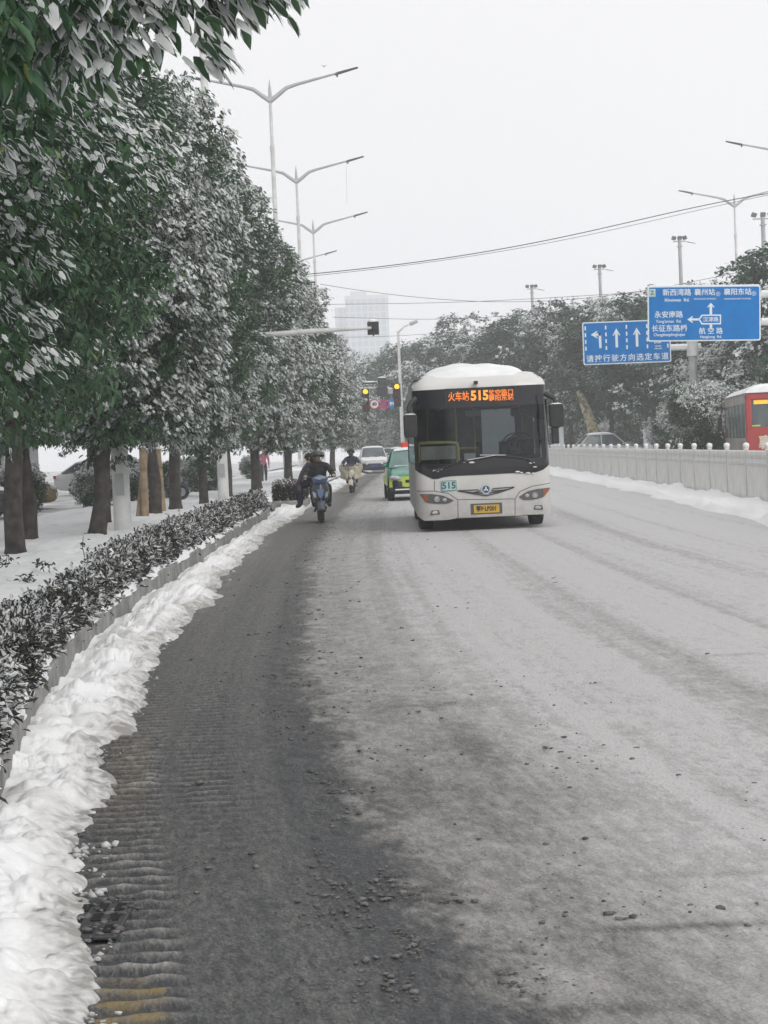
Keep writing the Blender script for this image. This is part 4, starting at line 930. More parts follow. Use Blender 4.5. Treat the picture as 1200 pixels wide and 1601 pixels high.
for px, py, m_, lab in ((585, 632, 'red', 'round white sign with a red ring, hung under the far signal arm'), (600, 632, 'purple', 'round purple prohibition sign in the middle under the far signal arm'), (612.5, 631, 'blue', 'round blue sign, right of the purple one under the far signal arm')):
    v = Q(px, py); t_ = empty('round_sign', (v.x, Y4-.12, v.z), 0, lab, 'road sign', GRS); R_ = .30
    if m_ == 'red':
        mb = MB(); mb.disc((0, 0, 0), R_*.8, .02, 24); mb.build('face', M['sign_white'], t_); mb = MB(); mb.disc((0, -.005, 0), R_, .03, 24, ri=R_*.78); mb.build('ring', M['sig_red'], t_); text('40', R_*.9, M['black'], t_, (0, -.02, 0), bold=.01)
    elif m_ == 'purple':
        mb = MB(); mb.disc((0, 0, 0), R_*.84, .02, 24); mb.build('face', M['sig_purple'], t_); mb = MB(); mb.disc((0, -.005, 0), R_, .03, 24, ri=R_*.8); mb.box((0, -.012, 0), (.07, .012, R_*1.7), (0, .78, 0)); mb.build('ring', M['sig_red'], t_)
    else:
        mb = MB(); mb.disc((0, 0, 0), R_, .02, 24); mb.build('face', M['sig_blue'], t_)
        mb = MB(); mb.box((0, -.02, .03), (.26, .012, .13)); mb.disc((-.08, -.02, -.07), .045, .012, 12); mb.disc((.08, -.02, -.07), .045, .012, 12); mb.build('car_symbol', M['sign_white'], t_, smooth=0)
    mb = MB(); mb.path([(0, .04, 0), (0, .04, R_+.12)], .025, 6); mb.build('bracket', M['lamp_grey'], t_)

# ================================================================ WIRES
GW = 'cables strung over the road'
def wire(pts, Yd, rad, lab, nm='overhead_wire', Y2=None):
    P = []
    for i, (a, b) in enumerate(pts): P.append(PY(a, b, Yd if Y2 is None else Yd+(Y2-Yd)*i/(len(pts)-1)))
    # smooth
    n = 40; A = np.array(P); u = np.linspace(0, 1, len(P)); uu = np.linspace(0, 1, n)
    co = [np.polyfit(u, A[:, k], min(len(P)-1, 3)) for k in range(3)]; Pn = [tuple(np.polyval(co[k], t) for k in range(3)) for t in uu]
    mb = MB(); mb.path(Pn, rad, 5); tag(mb.build(nm, M['metal_dark'], smooth=60), lab, 'cable', GW)
wire([(420, 434), (700, 403), (900, 366), (1060, 330), (1230, 298)], 78, .018, 'thickest cable climbing from the left trees to the right border')
wire([(420, 438), (700, 406), (900, 371), (1060, 336), (1230, 299)], 78.6, .010, 'thin cable slung just below the thickest one')
wire([(500, 444), (700, 470), (860, 468), (1010, 455), (1160, 424)], 110, .014, 'sagging cable that dips to its lowest above the bus then climbs to the right lamp')
wire([(500, 476), (640, 474), (760, 471), (900, 463), (1100, 450)], 118, .014, 'nearly level cable crossing the top of the distant tower')
wire([(520, 496), (640, 499), (760, 496), (1000, 480)], 125, .014, 'level cable passing just above the hanging signal box')
wire([(520, 527), (640, 524), (780, 515), (1000, 505)], 130, .012, 'lowest cable crossing the tower just under the hanging signal box')
p = PY(540, 250, 120.5)
mb = MB(); a = PY(541, 250, 121.5); b_ = PY(542, 318, 121.5); mb.path([a, b_], .008, 5); tag(mb.build('hanging_wire', M['lamp_grey']), 'thin loose wire hanging straight down from the second lamp head', 'cable')

# ================================================================ BIRD
p = PY(506, 104, 80)
r = empty('bird', p, 0, 'small dark bird in flight right above the highest lamp arms', 'bird')
mb = MB(); mb.path([(0, -.10, 0), (0, -.06, .005), (0, 0, 0), (0, .08, 0), (0, .14, 0)], [.008, .022, .032, .018, .008], 8)
for s_ in (-1, 1):
    mb.add([(0, -.03, .01), (0, .05, .01), (s_*.09, .03, .06), (s_*.09, -.04, .06)], [(0, 1, 2, 3)]); mb.add([(s_*.09, -.04, .06), (s_*.09, .03, .06), (s_*.16, .05, .02)], [(0, 1, 2)])
mb.build('body', M['metal_dark'], r, sub=1)

# ================================================================ BUILDINGS
m, nt, b = nodes_mat('tower_glass')
tc = nt.nodes.new('ShaderNodeTexCoord'); bk = nt.nodes.new('ShaderNodeTexBrick'); bk.offset = 0; bk.inputs['Scale'].default_value = 1; bk.inputs['Brick Width'].default_value = 3.2; bk.inputs['Row Height'].default_value = 3.6; bk.inputs['Mortar Size'].default_value = .4
sp = nt.nodes.new('ShaderNodeSeparateXYZ'); cb = nt.nodes.new('ShaderNodeCombineXYZ'); nt.links.new(tc.outputs['Object'], sp.inputs[0]); nt.links.new(sp.outputs[0], cb.inputs[0]); nt.links.new(sp.outputs[2], cb.inputs[1]); nt.links.new(cb.outputs[0], bk.inputs[0])
bk.inputs['Color1'].default_value = (.10, .16, .21, 1); bk.inputs['Color2'].default_value = (.17, .24, .29, 1); bk.inputs['Mortar'].default_value = (.36, .40, .42, 1); nt.links.new(bk.outputs[0], b.inputs['Base Color']); b.inputs['Roughness'].default_value = .35
Yt = 1000.0; a = PY(533, 700, Yt); c_ = PY(616, 700, Yt); tz = PY(580, 468, Yt)[2]
W3 = c_[0]-a[0]
r = empty('office_tower', ((a[0]+c_[0])/2, Yt, 0), 0, 'distant hazy glass office tower standing above the end of the street', 'building')
mb = MB(); mb.box((W3*.1, 12, tz/2), (W3*.8, 30, tz)); mb.build('tower_slab', m, r)
mb = MB(); mb.box((-W3*.41, 14, tz*.48), (W3*.2, 20, tz*.96)); mb.build('side_wing', m, r)
mb = MB(); mb.box((W3*.1, 12, tz+1.0), (W3*.82, 31, 2.0)); mb.box((-W3*.05, 12, tz+3), (W3*.3, 10, 4)); mb.build('parapet', M['lamp_grey'], r)
# shop row beyond the side street on the left
M['shop_wall'] = mat('shop_wall', (.32, .31, .30), .9, col2=(.45, .44, .42), scale=.7); M['shop_glass'] = mat('shop_glass', (.03, .04, .05), .2)
GSh = 'low shop buildings beyond the left side street'
for i, (x, y0, y1, hh, lab) in enumerate([(-26, 20, 46, 7.5, 'low shop building beyond the side street behind the trees at the left border'), (-26, 50, 84, 9, 'low shop building beyond the side street behind the lamp column'), (-25, 90, 140, 8, 'low shop building farthest along the side street')]):
    r = empty('shop_building', (x, (y0+y1)/2, 0), 0, lab, 'building', GSh); L = y1-y0
    mb = MB(); mb.box((-4, 0, hh/2), (8, L, hh)); mb.build('wall', M['shop_wall'], r)
    mb = MB(); mb.box((-4, 0, hh+.15), (8.5, L+.5, .3)); rf = mb.build('roof', M['snow'], r)
    nb_ = int(L//4)
    for k in range(nb_):
        yy_ = -L/2+L*(k+.5)/nb_
        mb = MB(); mb.box((.02, yy_, 1.45), (.06, L/nb_*.8, 2.5)); mb.build('shop_window', M['shop_glass'], r)
        mb = MB(); mb.box((.02, yy_, 5.2), (.06, L/nb_*.5, 1.5)); mb.build('window', M['shop_glass'], r)
    mb = MB(); mb.box((.15, 0, 3.2), (.3, L*.96, .7)); mb.build('sign_band', mat('band%d' % i, [(.35, .08, .06), (.08, .2, .35), (.4, .3, .08)][i], .6), r)
# pavement walls/boards behind the right trees
GWl = 'pale boards seen between the trunks on the right'
for i, (px0, px1, py0, Yd, lab) in enumerate([(862, 880, 662, 150, 'white panel low between the trunks just right of the bus mirror'), (1005, 1022, 672, 118, 'white board between dark trunks left of the sign post'), (1030, 1043, 674, 118, 'narrow white board between dark trunks behind the fence')]):
    a = PY(px0, py0, Yd); b_ = PY(px1, py0, Yd)
    r = empty('notice_board', ((a[0]+b_[0])/2, Yd, .1), 0, lab, 'board', GWl)
    mb = MB(); mb.box((0, 0, (a[2]+.5)/2), (b_[0]-a[0], .08, a[2]-.6)); mb.build('panel', M['sign_white'], r, bevel=.01)
    mb = MB(); mb.box((-(b_[0]-a[0])*.4, .06, .5), (.06, .06, 1.2)); mb.box(((b_[0]-a[0])*.4, .06, .5), (.06, .06, 1.2)); mb.build('legs', M['lamp_grey'], r)
# ================================================================ VEHICLES
M['bus_white'] = mat('bus_white_paint', (.62, .615, .60), .4, col2=(.70, .695, .68), scale=1.6, coat=.2, detail=8)
def grime(m, z0, z1, col):
    nt = m.node_tree; b = nt.nodes['Principled BSDF']; src = b.inputs['Base Color'].links[0].from_socket
    g = nt.nodes.new('ShaderNodeNewGeometry') if False else nt.nodes.new('ShaderNodeTexCoord'); sp = nt.nodes.new('ShaderNodeSeparateXYZ'); nt.links.new(g.outputs['Object'], sp.inputs[0])
    mr = nt.nodes.new('ShaderNodeMapRange'); mr.inputs['From Min'].default_value = z1; mr.inputs['From Max'].default_value = z0; nt.links.new(sp.outputs[2], mr.inputs[0])
    n = nt.nodes.new('ShaderNodeTexNoise'); n.inputs['Scale'].default_value = 5; n.inputs['Detail'].default_value = 9; n.inputs['Roughness'].default_value = .7; nt.links.new(g.outputs['Object'], n.inputs['Vector'])
    mu = nt.nodes.new('ShaderNodeMath'); mu.operation = 'MULTIPLY'; nt.links.new(mr.outputs[0], mu.inputs[0]); nt.links.new(n.outputs[0], mu.inputs[1])
    x = nt.nodes.new('ShaderNodeMix'); x.data_type = 'RGBA'; x.inputs['B'].default_value = (*col, 1); nt.links.new(mu.outputs[0], x.inputs['Factor']); nt.links.new(src, x.inputs['A']); nt.links.new(x.outputs['Result'], b.inputs['Base Color'])
grime(M['bus_white'], .15, 1.1, (.16, .15, .13))
M['bus_dirty'] = mat('bus_side_paint', (.34, .34, .33), .5, col2=(.52, .52, .51), scale=2.2, detail=8)
M['glass'] = glass_mat('window_glass', (.52, .55, .56), .0)
M['glass_dark'] = glass_mat('dark_glass', (.12, .13, .13), .04)
M['glass_solid'] = mat('tinted_glass', (.03, .045, .055), .12, col2=(.10, .13, .14), scale=1.2, spec=.6)
M['glass_green'] = mat('green_glass', (.06, .15, .14), .12, col2=(.16, .25, .23), scale=1.5, spec=.6)
M['yellow'] = mat('yellow_rail', (.75, .66, .22), .5)
M['orange'] = mat('indicator_orange', (.30, .10, .04), .3)
M['lens'] = mat('lamp_lens', (.30, .31, .32), .2, col2=(.55, .56, .57), scale=14)
M['lampbowl'] = mat('lamp_bowl', (.10, .10, .10), .3)
M['led'] = mat('led_orange', (.8, .25, .03), .5, emis=(1, .20, .03), estr=.42)
M['led2'] = mat('led_amber', (.9, .4, .05), .5, emis=(1, .28, .04), estr=.5)
M['seam'] = mat('panel_seam', (.10, .10, .10), .8)
M['interior'] = mat('interior_grey', (.16, .16, .16), .8, col2=(.10, .10, .105), scale=3)
M['seat_blue'] = mat('seat_cloth', (.06, .08, .12), .8)
M['skin'] = mat('skin', (.42, .27, .20), .6, col2=(.46, .31, .24), scale=10)

def wheel(name, parent, loc, R=.46, wd=.26, rimm='chrome'):
    mb = MB(); mb.torus((0, 0, 0), R-.09, .09, 'x', 32, 10); 
    t = MB(); n = 32
    prof = [(-wd/2, R*.60), (-wd/2, R*.88), (-wd*.42, R*.98), (0, R), (wd*.42, R*.98), (wd/2, R*.88), (wd/2, R*.60)]
    t.grid([[(x, r*math.cos(2*PI*j/n), r*math.sin(2*PI*j/n)) for x, r in prof] for j in range(n+1)])
    ty = t.build('wheel', M['rubber'], parent, loc, smooth=50)
    rm = MB(); rm.disc((0, 0, 0), R*.62, wd*.7, 24, axis='x'); rm.disc((0, 0, 0), R*.25, wd*.95, 14, axis='x')
    for k in range(8): a = 2*PI*k/8; rm.box((0, R*.43*math.cos(a), R*.43*math.sin(a)), (wd*.78, .05, .05), (a, 0, 0))
    rm.build('rim', M[rimm], ty, smooth=30)
    return ty

# ---------------- city bus
YB = 34.2
bl = PY(651.5, 790, YB); br = PY(863, 782, YB); BX = (bl[0]+br[0])/2; HW = (br[0]-bl[0])/2
bus = empty('city_bus', (BX, YB, 0), 0, 'white city bus with snow on its roof and an orange route display above its windscreen', 'bus')
def bp(X, Yy): p = PY(600+X/4, 540+Yy/4, YB); return (p[0]-BX, p[2])
def yf(x, z):
    t = max(0, (abs(x)-(HW-.22))/.22); t = min(t, 1)
    return .10*abs(x/HW)**2.5+.20*(1-math.sqrt(max(0, 1-t*t)))+.11*max(0, z-1.15)
def patch(mb, xs, zb, zt, nz, off=0.0, mat=0, yfun=None):
    F_ = yfun or yf
    rows = []
    for x in xs:
        a, b = zb(x), zt(x); rows.append([(x, F_(x, a+(b-a)*i/nz)-off, a+(b-a)*i/nz) for i in range(nz+1)])
    mb.grid(rows, mat)
def pl(pts):            # piecewise line through enlarged photo points
    P = [bp(*p) for p in pts]; X = [p[0] for p in P]; Z = [p[1] for p in P]
    return lambda x: float(np.interp(x, X, Z))
lin = lambda a, b, n: [a+(b-a)*i/n for i in range(n+1)]
xsF = sorted(set(lin(-HW, -HW+.22, 7)+lin(-HW+.22, HW-.22, 22)+lin(HW-.22, HW, 7)))
skirt = pl([(205, 1065), (250, 1098), (400, 1092), (470, 1078), (790, 1070), (880, 1060), (1040, 1056)])
wsb = pl([(195, 775), (215, 792), (270, 818), (322, 842), (352, 826), (420, 816), (600, 808), (800, 797), (930, 800), (1000, 775), (1050, 738)])
wst = pl([(190, 285), (1010, 243)])
gbot = pl([(190, 738), (420, 742), (640, 700), (860, 706), (1050, 700)])
mb = MB(); patch(mb, xsF, skirt, wsb, 12); 
mb.build('front_panel', M['bus_white'], bus, smooth=60)
# lower black band, header band, side posts of the windscreen
mb = MB(); patch(mb, xsF, lambda x: wsb(x)-.005, gbot, 4, .010); ledt = lambda x: wst(x)-.34
patch(mb, xsF, ledt, lambda x: wst(x)+.01, 3, .006); 
patch(mb, lin(-HW, -HW+.07, 3), lambda x: gbot(x), ledt, 8, .006); patch(mb, lin(HW-.07, HW, 3), lambda x: gbot(x), ledt, 8, .006)
mb.build('windscreen_band', mat('black_gloss', (.010, .011, .016), .18, spec=.5), bus, smooth=60)
mb = MB(); patch(mb, [x for x in xsF if abs(x) < HW-.05], gbot, ledt, 10, -.003); mb.build('windscreen', M['glass'], bus, smooth=60)
# crown of the roof above the windscreen
mb = MB(); rows = []
Hr = wst(0)
for x in xsF:
    r_ = []
    z0 = wst(x); zt_ = Hr+.27+.02*(1-(x/HW)**2)-.16*max(0, (abs(x)-HW+.3)/.3)**2
    for i in range(9):
        a = PI/2*i/8; r_.append((x, yf(x, z0)-.004+.55*(1-math.cos(a)), z0+(zt_-z0)*math.sin(a)))
    rows.append(r_)
mb.grid(rows)
mb.build('roof_crown', M['bus_white'], bus, smooth=60)
# sides, roof, floor, back
L_ = 8.6; mb = MB(); ys0 = yf(HW, 1)
for s in (-1, 1):
    x = s*(HW-.001)
    for za, zb_ in ((.32, 1.22), (2.30, 2.66)):
        mb.grid([[(x, y, za+(zb_-za)*k/2) for k in range(3)] for y in ([yf(HW, za)]+lin(.8, L_, 8))])
    for y0, y1 in ((ys0+.02, ys0+.13), (1.75, 1.85), (3.2, 3.3), (4.7, 4.8), (6.2, 6.3), (8.2, 8.6)): mb.grid([[(x, y0, 1.22), (x, y0, 2.30)], [(x, y1, 1.22), (x, y1, 2.30)]])
mb.build('side_panel', M['bus_dirty'], bus, smooth=0)
for s in (-1, 1):
    for y0, y1 in ((ys0+.13, 1.75), (1.85, 3.2), (3.3, 4.7), (4.8, 6.2), (6.3, 8.2)):
        mb = MB(); mb.grid([[(s*(HW-.015), y0, 1.22), (s*(HW-.015), y0, 2.30)], [(s*(HW-.015), y1, 1.22), (s*(HW-.015), y1, 2.30)]]); mb.build('side_window', M['glass_dark'], bus, smooth=0)
mb = MB(); mb.prism([(-HW+.01, 2.66), (-HW+.16, Hr+.16), (HW-.16, Hr+.16), (HW-.01, 2.66)], .75, L_); mb.build('roof', M['bus_white'], bus, smooth=0, bevel=.04)
mb = MB(); mb.box((0, L_-.02, 1.55), (2*HW-.01, .05, 2.45)); mb.build('rear_panel', M['bus_dirty'], bus)
mb = MB(); mb.box((0, L_/2+.3, .37), (2*HW-.08, L_-.7, .08)); mb.box((0, 2.6, .30), (1.3, 3.5, .16)); mb.box((0, 6, .30), (1.6, 2.6, .26)); mb.build('chassis', M['black'], bus)
# snow on the roof: measured silhouette
snz = pl([(175, 250), (195, 235), (240, 195), (265, 160), (330, 130), (450, 100), (620, 92), (800, 97), (870, 120), (920, 160), (985, 182), (1000, 205), (1012, 240)])
rg = np.random.default_rng(8); rows = []
xs = lin(-HW+.02, HW-.02, 40)
for y in [0, .04, .12, .25, .45, .8, 1.4, 2.2, 3.2, 4.4, 5.6, 6.8, 8.0, 8.5, 8.58]:
    e_ = math.sqrt(min(1, y/.8)) if y < 8 else max(0, 1-(y-8)/.58*.8)
    row = []
    for x in xs:
        base = Hr+.10; top = snz(x)+.03*math.sin(y*2.1+x*3)*(y > .8)+float(.09*(fbm(np.array(x*4.0+50), np.array(y*3.0), 7, 3)-.5))
        if y > 2.4: top = min(top, Hr+.36+.03*math.sin(x*5+y))+.05
        row.append((x, yf(x, Hr)+.10+y*(1 if y > .5 else .9), base+(top-base)*e_*(1-.0)))
    rows.append(row)
rows = [[(p[0], p[1]+.02, Hr+.02) for p in rows[0]]]+rows+[[(p[0], p[1], Hr+.1) for p in rows[-1]]]
# drape over the edges
rows = [[(-HW+.0, r[0][1], Hr+.06)]+r+[(HW-.0, r[-1][1], Hr+.06)] for r in rows]
mb = MB(); mb.grid(rows); mb.build('roof_snow', M['snow_fine'], bus, smooth=180, sub=1)
c0 = bp(575, 232); mb = MB(); mb.box((c0[0], .08, c0[1]), (.07, .12, .06)); mb.build('roof_camera', M['black'], bus)
# route display (a lit panel behind the top of the glass)
l0, l1 = bp(393, 315), bp(806, 306); tl = math.atan2(l1[1]-l0[1], l1[0]-l0[0]); lw = l1[0]-l0[0]
lc = ((l0[0]+l1[0])/2, (l0[1]+l1[1])/2)
YD = yf(0, 2.55)-.03
dp = MB(); dp.box((lc[0], YD+.012, lc[1]), (lw+.06, .02, .28)); dpo = dp.build('route_display', M['black'], bus)
def led(body, X, Yy, sz, m_, sx=1.0, bold=.004): c = bp(X, Yy); return text(body, sz, M[m_], bus, (c[0], YD-.004, c[1]), bold=bold, sx=sx, ext=.002)
led('火车站', 468, 322, .175, 'led', .72, .003); led('515', 600, 314, .235, 'led2', .92, .009)
led('航空路口', 735, 296, .118, 'led', .95, .002); led('襄阳东站', 735, 328, .118, 'led', .95, .002)
# seams
mb = MB()
def seam(p0, p1, w_=.006):
    a, b = bp(*p0), bp(*p1); n = 10; pts = []
    for i in range(n+1):
        x = a[0]+(b[0]-a[0])*i/n; z = a[1]+(b[1]-a[1])*i/n; pts.append((x, yf(x, z)-.001, z))
    mb.path(pts, w_, 4)
for a, b in (((205, 912), (315, 912)), ((315, 912), (316, 848)), ((316, 912), (400, 925)), ((400, 925), (462, 965)), ((462, 965), (820, 960)), ((462, 965), (464, 1082)), ((820, 960), (820, 1066)), ((820, 960), (850, 915)), ((850, 915), (930, 880)), ((930, 880), (1048, 862)), ((464, 1082), (820, 1066))): seam(a, b)
mb.build('panel_seam', M['seam'], bus, smooth=0)
# headlights
for pts_t, pts_b, ring, oc in (([(225, 932), (300, 930), (370, 940), (435, 968)], [(225, 936), (262, 985), (330, 992), (400, 990), (435, 972)], (332, 962), (225, 275)), ([(846, 945), (900, 912), (960, 898), (1044, 890)], [(846, 950), (870, 968), (930, 966), (1000, 950), (1044, 900)], (945, 935), (998, 1044))):
    a = bp(*pts_t[0])[0]; b_ = bp(*pts_t[-1])[0]; xs = lin(a, b_, 14); zt_, zb_ = pl(pts_t), pl(pts_b)
    mb = MB(); patch(mb, xs, zb_, zt_, 4, .012); hl = mb.build('headlight', M['lampbowl'], bus, smooth=60)
    xo = lin(bp(oc[0], 940)[0], bp(oc[1], 940)[0], 5); mb = MB(); patch(mb, xo, lambda x: zb_(x)+.012, lambda x: zt_(x)-.012, 3, .018); mb.build('indicator', M['orange'], hl, smooth=60)
    c = bp(*ring); mb = MB(); mb.disc((c[0], yf(*c)-.015, c[1]), .050, .03, 20, ri=.036); mb.ball((c[0], yf(*c)-.012, c[1]), (.034, .02, .034), 12, 8)
    s_ = 1 if ring[0] < 600 else -1
    c2_ = bp(ring[0]+48*s_, ring[1]+4); mb.ball((c2_[0], yf(*c2_)-.010, c2_[1]), (.040, .02, .032), 12, 8); mb.build('lamp', M['lens'], hl)
for cxx, cyy in ((320, 1046), (965, 1014)):
    c = bp(cxx, cyy); mb = MB(); mb.prism([(c[0]-.09, c[1]-.04), (c[0]+.09, c[1]-.04), (c[0]+.075, c[1]+.04), (c[0]-.06, c[1]+.04)], yf(*c)-.012, yf(*c)+.02); fl = mb.build('fog_light', M['lampbowl'], bus, bevel=.004)
    mb = MB(); mb.ball((c[0], yf(*c)-.012, c[1]), (.055, .01, .028), 12, 8); mb.build('lamp', M['lens'], fl)
# wing badge and round emblem
mb = MB()
def wing(pts):
    P = [bp(*p) for p in pts]; pp = [(x, yf(x, z)-.014, z) for x, z in P]; mb.path(pp, .009, 6, closed=True)
wing([(460, 908), (520, 906), (590, 902), (600, 912), (560, 920), (500, 915)]); wing([(815, 886), (750, 890), (680, 896), (672, 908), (720, 908), (780, 900)]); wing([(466, 912), (560, 928), (637, 940), (720, 920), (812, 890), (720, 912), (637, 926), (560, 920)])
mb.build('wing_badge', mat('badge_dark', (.05, .055, .06), .4, .5), bus)
c = bp(637, 900); mb = MB(); mb.disc((c[0], yf(*c)-.014, c[1]), .088, .02, 28, ri=.066); em = mb.build('emblem', M['chrome'], bus)
mb = MB(); mb.disc((c[0], yf(*c)-.010, c[1]), .066, .014, 28); mb.build('emblem_face', mat('emblem_blue', (.04, .10, .22), .4), em)
mb = MB()
for a in (0, 2.09, 4.19):
    x = c[0]+.022*math.sin(a); z = c[1]+.022*math.cos(a); mb.ball((x, yf(*c)-.018, z), (.013, .006, .030), 10, 6, rot=(0, a, 0))
mb.build('emblem_mark', M['sign_white'], em)
# 515 badge and number plate
c = bp(406, 878); mb = MB(); mb.prism([(c[0]+a, c[1]+b) for a, b in rrect(-.135, .135, -.092, .092, .02)], yf(*c)-.016, yf(*c)+.02); nb = mb.build('number_badge', mat('badge_teal', (.05, .22, .22), .5), bus, smooth=0)
mb = MB(); mb.prism([(c[0]+a, c[1]+b) for a, b in rrect(-.122, .122, -.080, .080, .015)], yf(*c)-.019, yf(*c)-.0165); mb.build('badge_face', mat('badge_pale', (.42, .58, .58), .5), nb, smooth=0)
text('515', .165, mat('badge_ink2', (.03, .10, .11), .5), bus, (c[0], yf(*c)-.022, c[1]), bold=.004, ext=.002)
c = bp(641, 1022); mb = MB(); mb.box((c[0], yf(*c)-.02, c[1]), (.46, .012, .145)); npl = mb.build('number_plate', mat('plate_yellow', (.62, .38, .03), .5, col2=(.52, .33, .05), scale=6), bus, bevel=.003)
text('鄂F·LP201', .105, M['black'], bus, (c[0], yf(*c)-.029, c[1]), bold=.003, ext=.001, sx=.82)
mb = MB(); mb.box((c[0], yf(*c)-.004, c[1]+.005), (.56, .012, .19)); mb.build('plate_recess', M['seam'], bus)
# wipers
for P_ in ([(310, 792), (420, 742), (520, 722), (700, 690), (870, 700)], [(945, 745), (900, 712), (760, 690), (600, 690)]):
    mb = MB(); pts = [(lambda q: (q[0], yf(*q)-.045, q[1]))(bp(*p)) for p in P_]; mb.path(pts, [.020]+[.012]*(len(pts)-1), 6); wv_ = mb.build('wiper', M['black'], bus)
    mb = MB(); mb.path([(p[0], p[1]-.004, p[2]+.012) for p in (pts[-3:-1] if len(pts) > 4 else pts[-2:])], .006, 5); mb.build('snow', M['snow_fine'], wv_)
for (X, Yy, rr) in ((325, 785, .04), (350, 775, .03), (548, 732, .035), (500, 730, .02), (925, 735, .035), (945, 760, .025), (835, 790, .03), (860, 795, .02), (900, 798, .03), (935, 800, .025)):
    c = bp(X, Yy); mb = MB(); mb.ball((c[0], yf(*c)-.03, c[1]), (rr*1.5, rr*.6, rr*.5), 10, 6); mb.build('snow_clump', M['snow_fine'], bus)
# mirrors
for (x0, x1, y0, y1), arm, rr in (((125, 205, 432, 578), [(200, 330), (170, 360), (150, 400), (165, 436)], 0), ((1033, 1115, 365, 512), [(1005, 300), (1035, 318), (1062, 335), (1072, 372)], 0)):
    a, b_ = bp(x0, y1), bp(x1, y0); c = ((a[0]+b_[0])/2, (a[1]+b_[1])/2)
    mb = MB(); mb.prism([(c[0]+p, c[1]+q_) for p, q_ in rrect(-(b_[0]-a[0])/2, (b_[0]-a[0])/2, -(b_[1]-a[1])/2, (b_[1]-a[1])/2, .05)], -.20, -.06); mr = mb.build('mirror', M['black'], bus, bevel=.02)
    mb = MB(); mb.path([(lambda q: (q[0], -.02-.10*i/3, q[1]))(bp(*p)) for i, p in enumerate(arm)], [.05, .045, .04, .035], 8); mb.build('mirror_arm', M['black'], mr)
    mb = MB(); mb.ball((c[0], -.13, b_[1]+.0), ((b_[0]-a[0])*.42, .06, .02), 10, 6); mb.build('snow_cap', M['snow_fine'], mr)
    if x0 > 600:
        mb = MB(); a2 = bp(1066, 520); mb.box((a2[0], -.1, a2[1]-.12), (.13, .10, .30)); mb.build('lower_mirror', M['black'], mr, bevel=.02)
# interior
mb = MB(); mb.box((0, .55, 1.02), (2*HW-.1, .7, .25)); mb.box((.62, .72, 1.18), (.95, .36, .2), (.3, 0, 0)); mb.build('dashboard', M['black'], bus, bevel=.03)
mb = MB(); c = bp(880, 640); mb.torus((c[0], .85, c[1]+.06), .22, .018, 'y', 24, 6); mb.box((c[0], .9, c[1]-.1), (.05, .2, .3)); mb.build('steering_wheel', M['black'], bus)
mb = MB(); pts = [bp(222, 735), bp(218, 640), bp(222, 612), bp(300, 608), bp(420, 606), bp(462, 612), bp(470, 640), bp(472, 722)]
mb.path([(p[0], .45, p[1]) for p in pts], .028, 8); mb.build('guard_rail', M['yellow'], bus)
mb = MB(); a, b_ = bp(235, 720), bp(455, 625); mb.box(((a[0]+b_[0])/2, .50, (a[1]+b_[1])/2), (b_[0]-a[0], .03, b_[1]-a[1])); mb.build('guard_panel', mat('guard_grey', (.62, .66, .58), .5, col2=(.4, .44, .4), scale=3), bus)
mb = MB()
for X, y in ((470, 1.2), (600, 1.9), (300, 3.0), (760, 3.0)): c = bp(X, 600); mb.path([(c[0], y, .4), (c[0], y, 2.55)], .018, 8)
a, b_ = bp(475, 645), bp(605, 640); mb.path([(a[0], 1.3, a[1]), (b_[0], 1.3, b_[1])], .018, 8)
mb.path([(-.6, 1.5, 2.25), (-.6, 8, 2.25)], .018, 8); mb.path([(.6, 1.5, 2.25), (.6, 8, 2.25)], .018, 8); mb.build('hand_rails', M['yellow'], bus)
mb = MB(); a, b_ = bp(650, 690), bp(855, 380); mb.box(((a[0]+b_[0])/2, 1.75, (a[1]+b_[1])/2), (b_[0]-a[0], .03, b_[1]-a[1])); mb.build('driver_screen', glass_mat('partition', (.5, .53, .55), .22), bus)
c = bp(563, 420); mb = MB(); mb.box((c[0], .62, c[1]), (.30, .04, .13)); mb.build('inside_mirror', mat('inside_mirror', (.22, .25, .24), .3), bus, bevel=.02)
a, b_ = bp(862, 350), bp(1015, 255); mb = MB(); mb.prism([bp(862, 420), bp(1015, 470), bp(1015, 340), bp(862, 345)], .42, .44); mb.build('sun_blind', M['black'], bus)
c = bp(545, 695); mb = MB(); mb.box((c[0], .5, c[1]), (.20, .02, .11)); mb.build('paper_notice', M['sign_white'], bus)
seat = MB(); seat.box((0, 0, .45), (.44, .44, .1)); seat.box((0, .2, .82), (.44, .08, .7))
for q_, (x, y) in enumerate([(x, y) for y in (2.6, 3.5, 4.4, 5.3, 6.2, 7.1) for x in (-.92, -.45, .92, .45)]):
    if q_ == 0: s0 = seat.build('seat', M['seat_blue'], bus, bevel=.03); s0.location = (x, y, .42)
    else: s1 = s0.copy(); COL.objects.link(s1); s1.location = (x, y, .42)
mb = MB(); mb.box((.66, 1.35, .75), (.5, .5, .12)); mb.box((.66, 1.6, 1.15), (.5, .1, .85)); mb.build('driver_seat', M['black'], bus, bevel=.03)
mb = MB(); mb.box((0, L_/2, 2.76), (2*HW-.1, L_-1, .03)); mb.build('ceiling_lining', M['interior'], bus)
for s in (-1, 1):
    for y in (1.62, 6.2): wheel('wheel', bus, (s*(HW-.18), y, .46))
    mb = MB(); mb.box((s*(HW-.22), 2.12, .36), (.34, .02, .42)); mb.build('mud_flap', M['rubber'], bus)

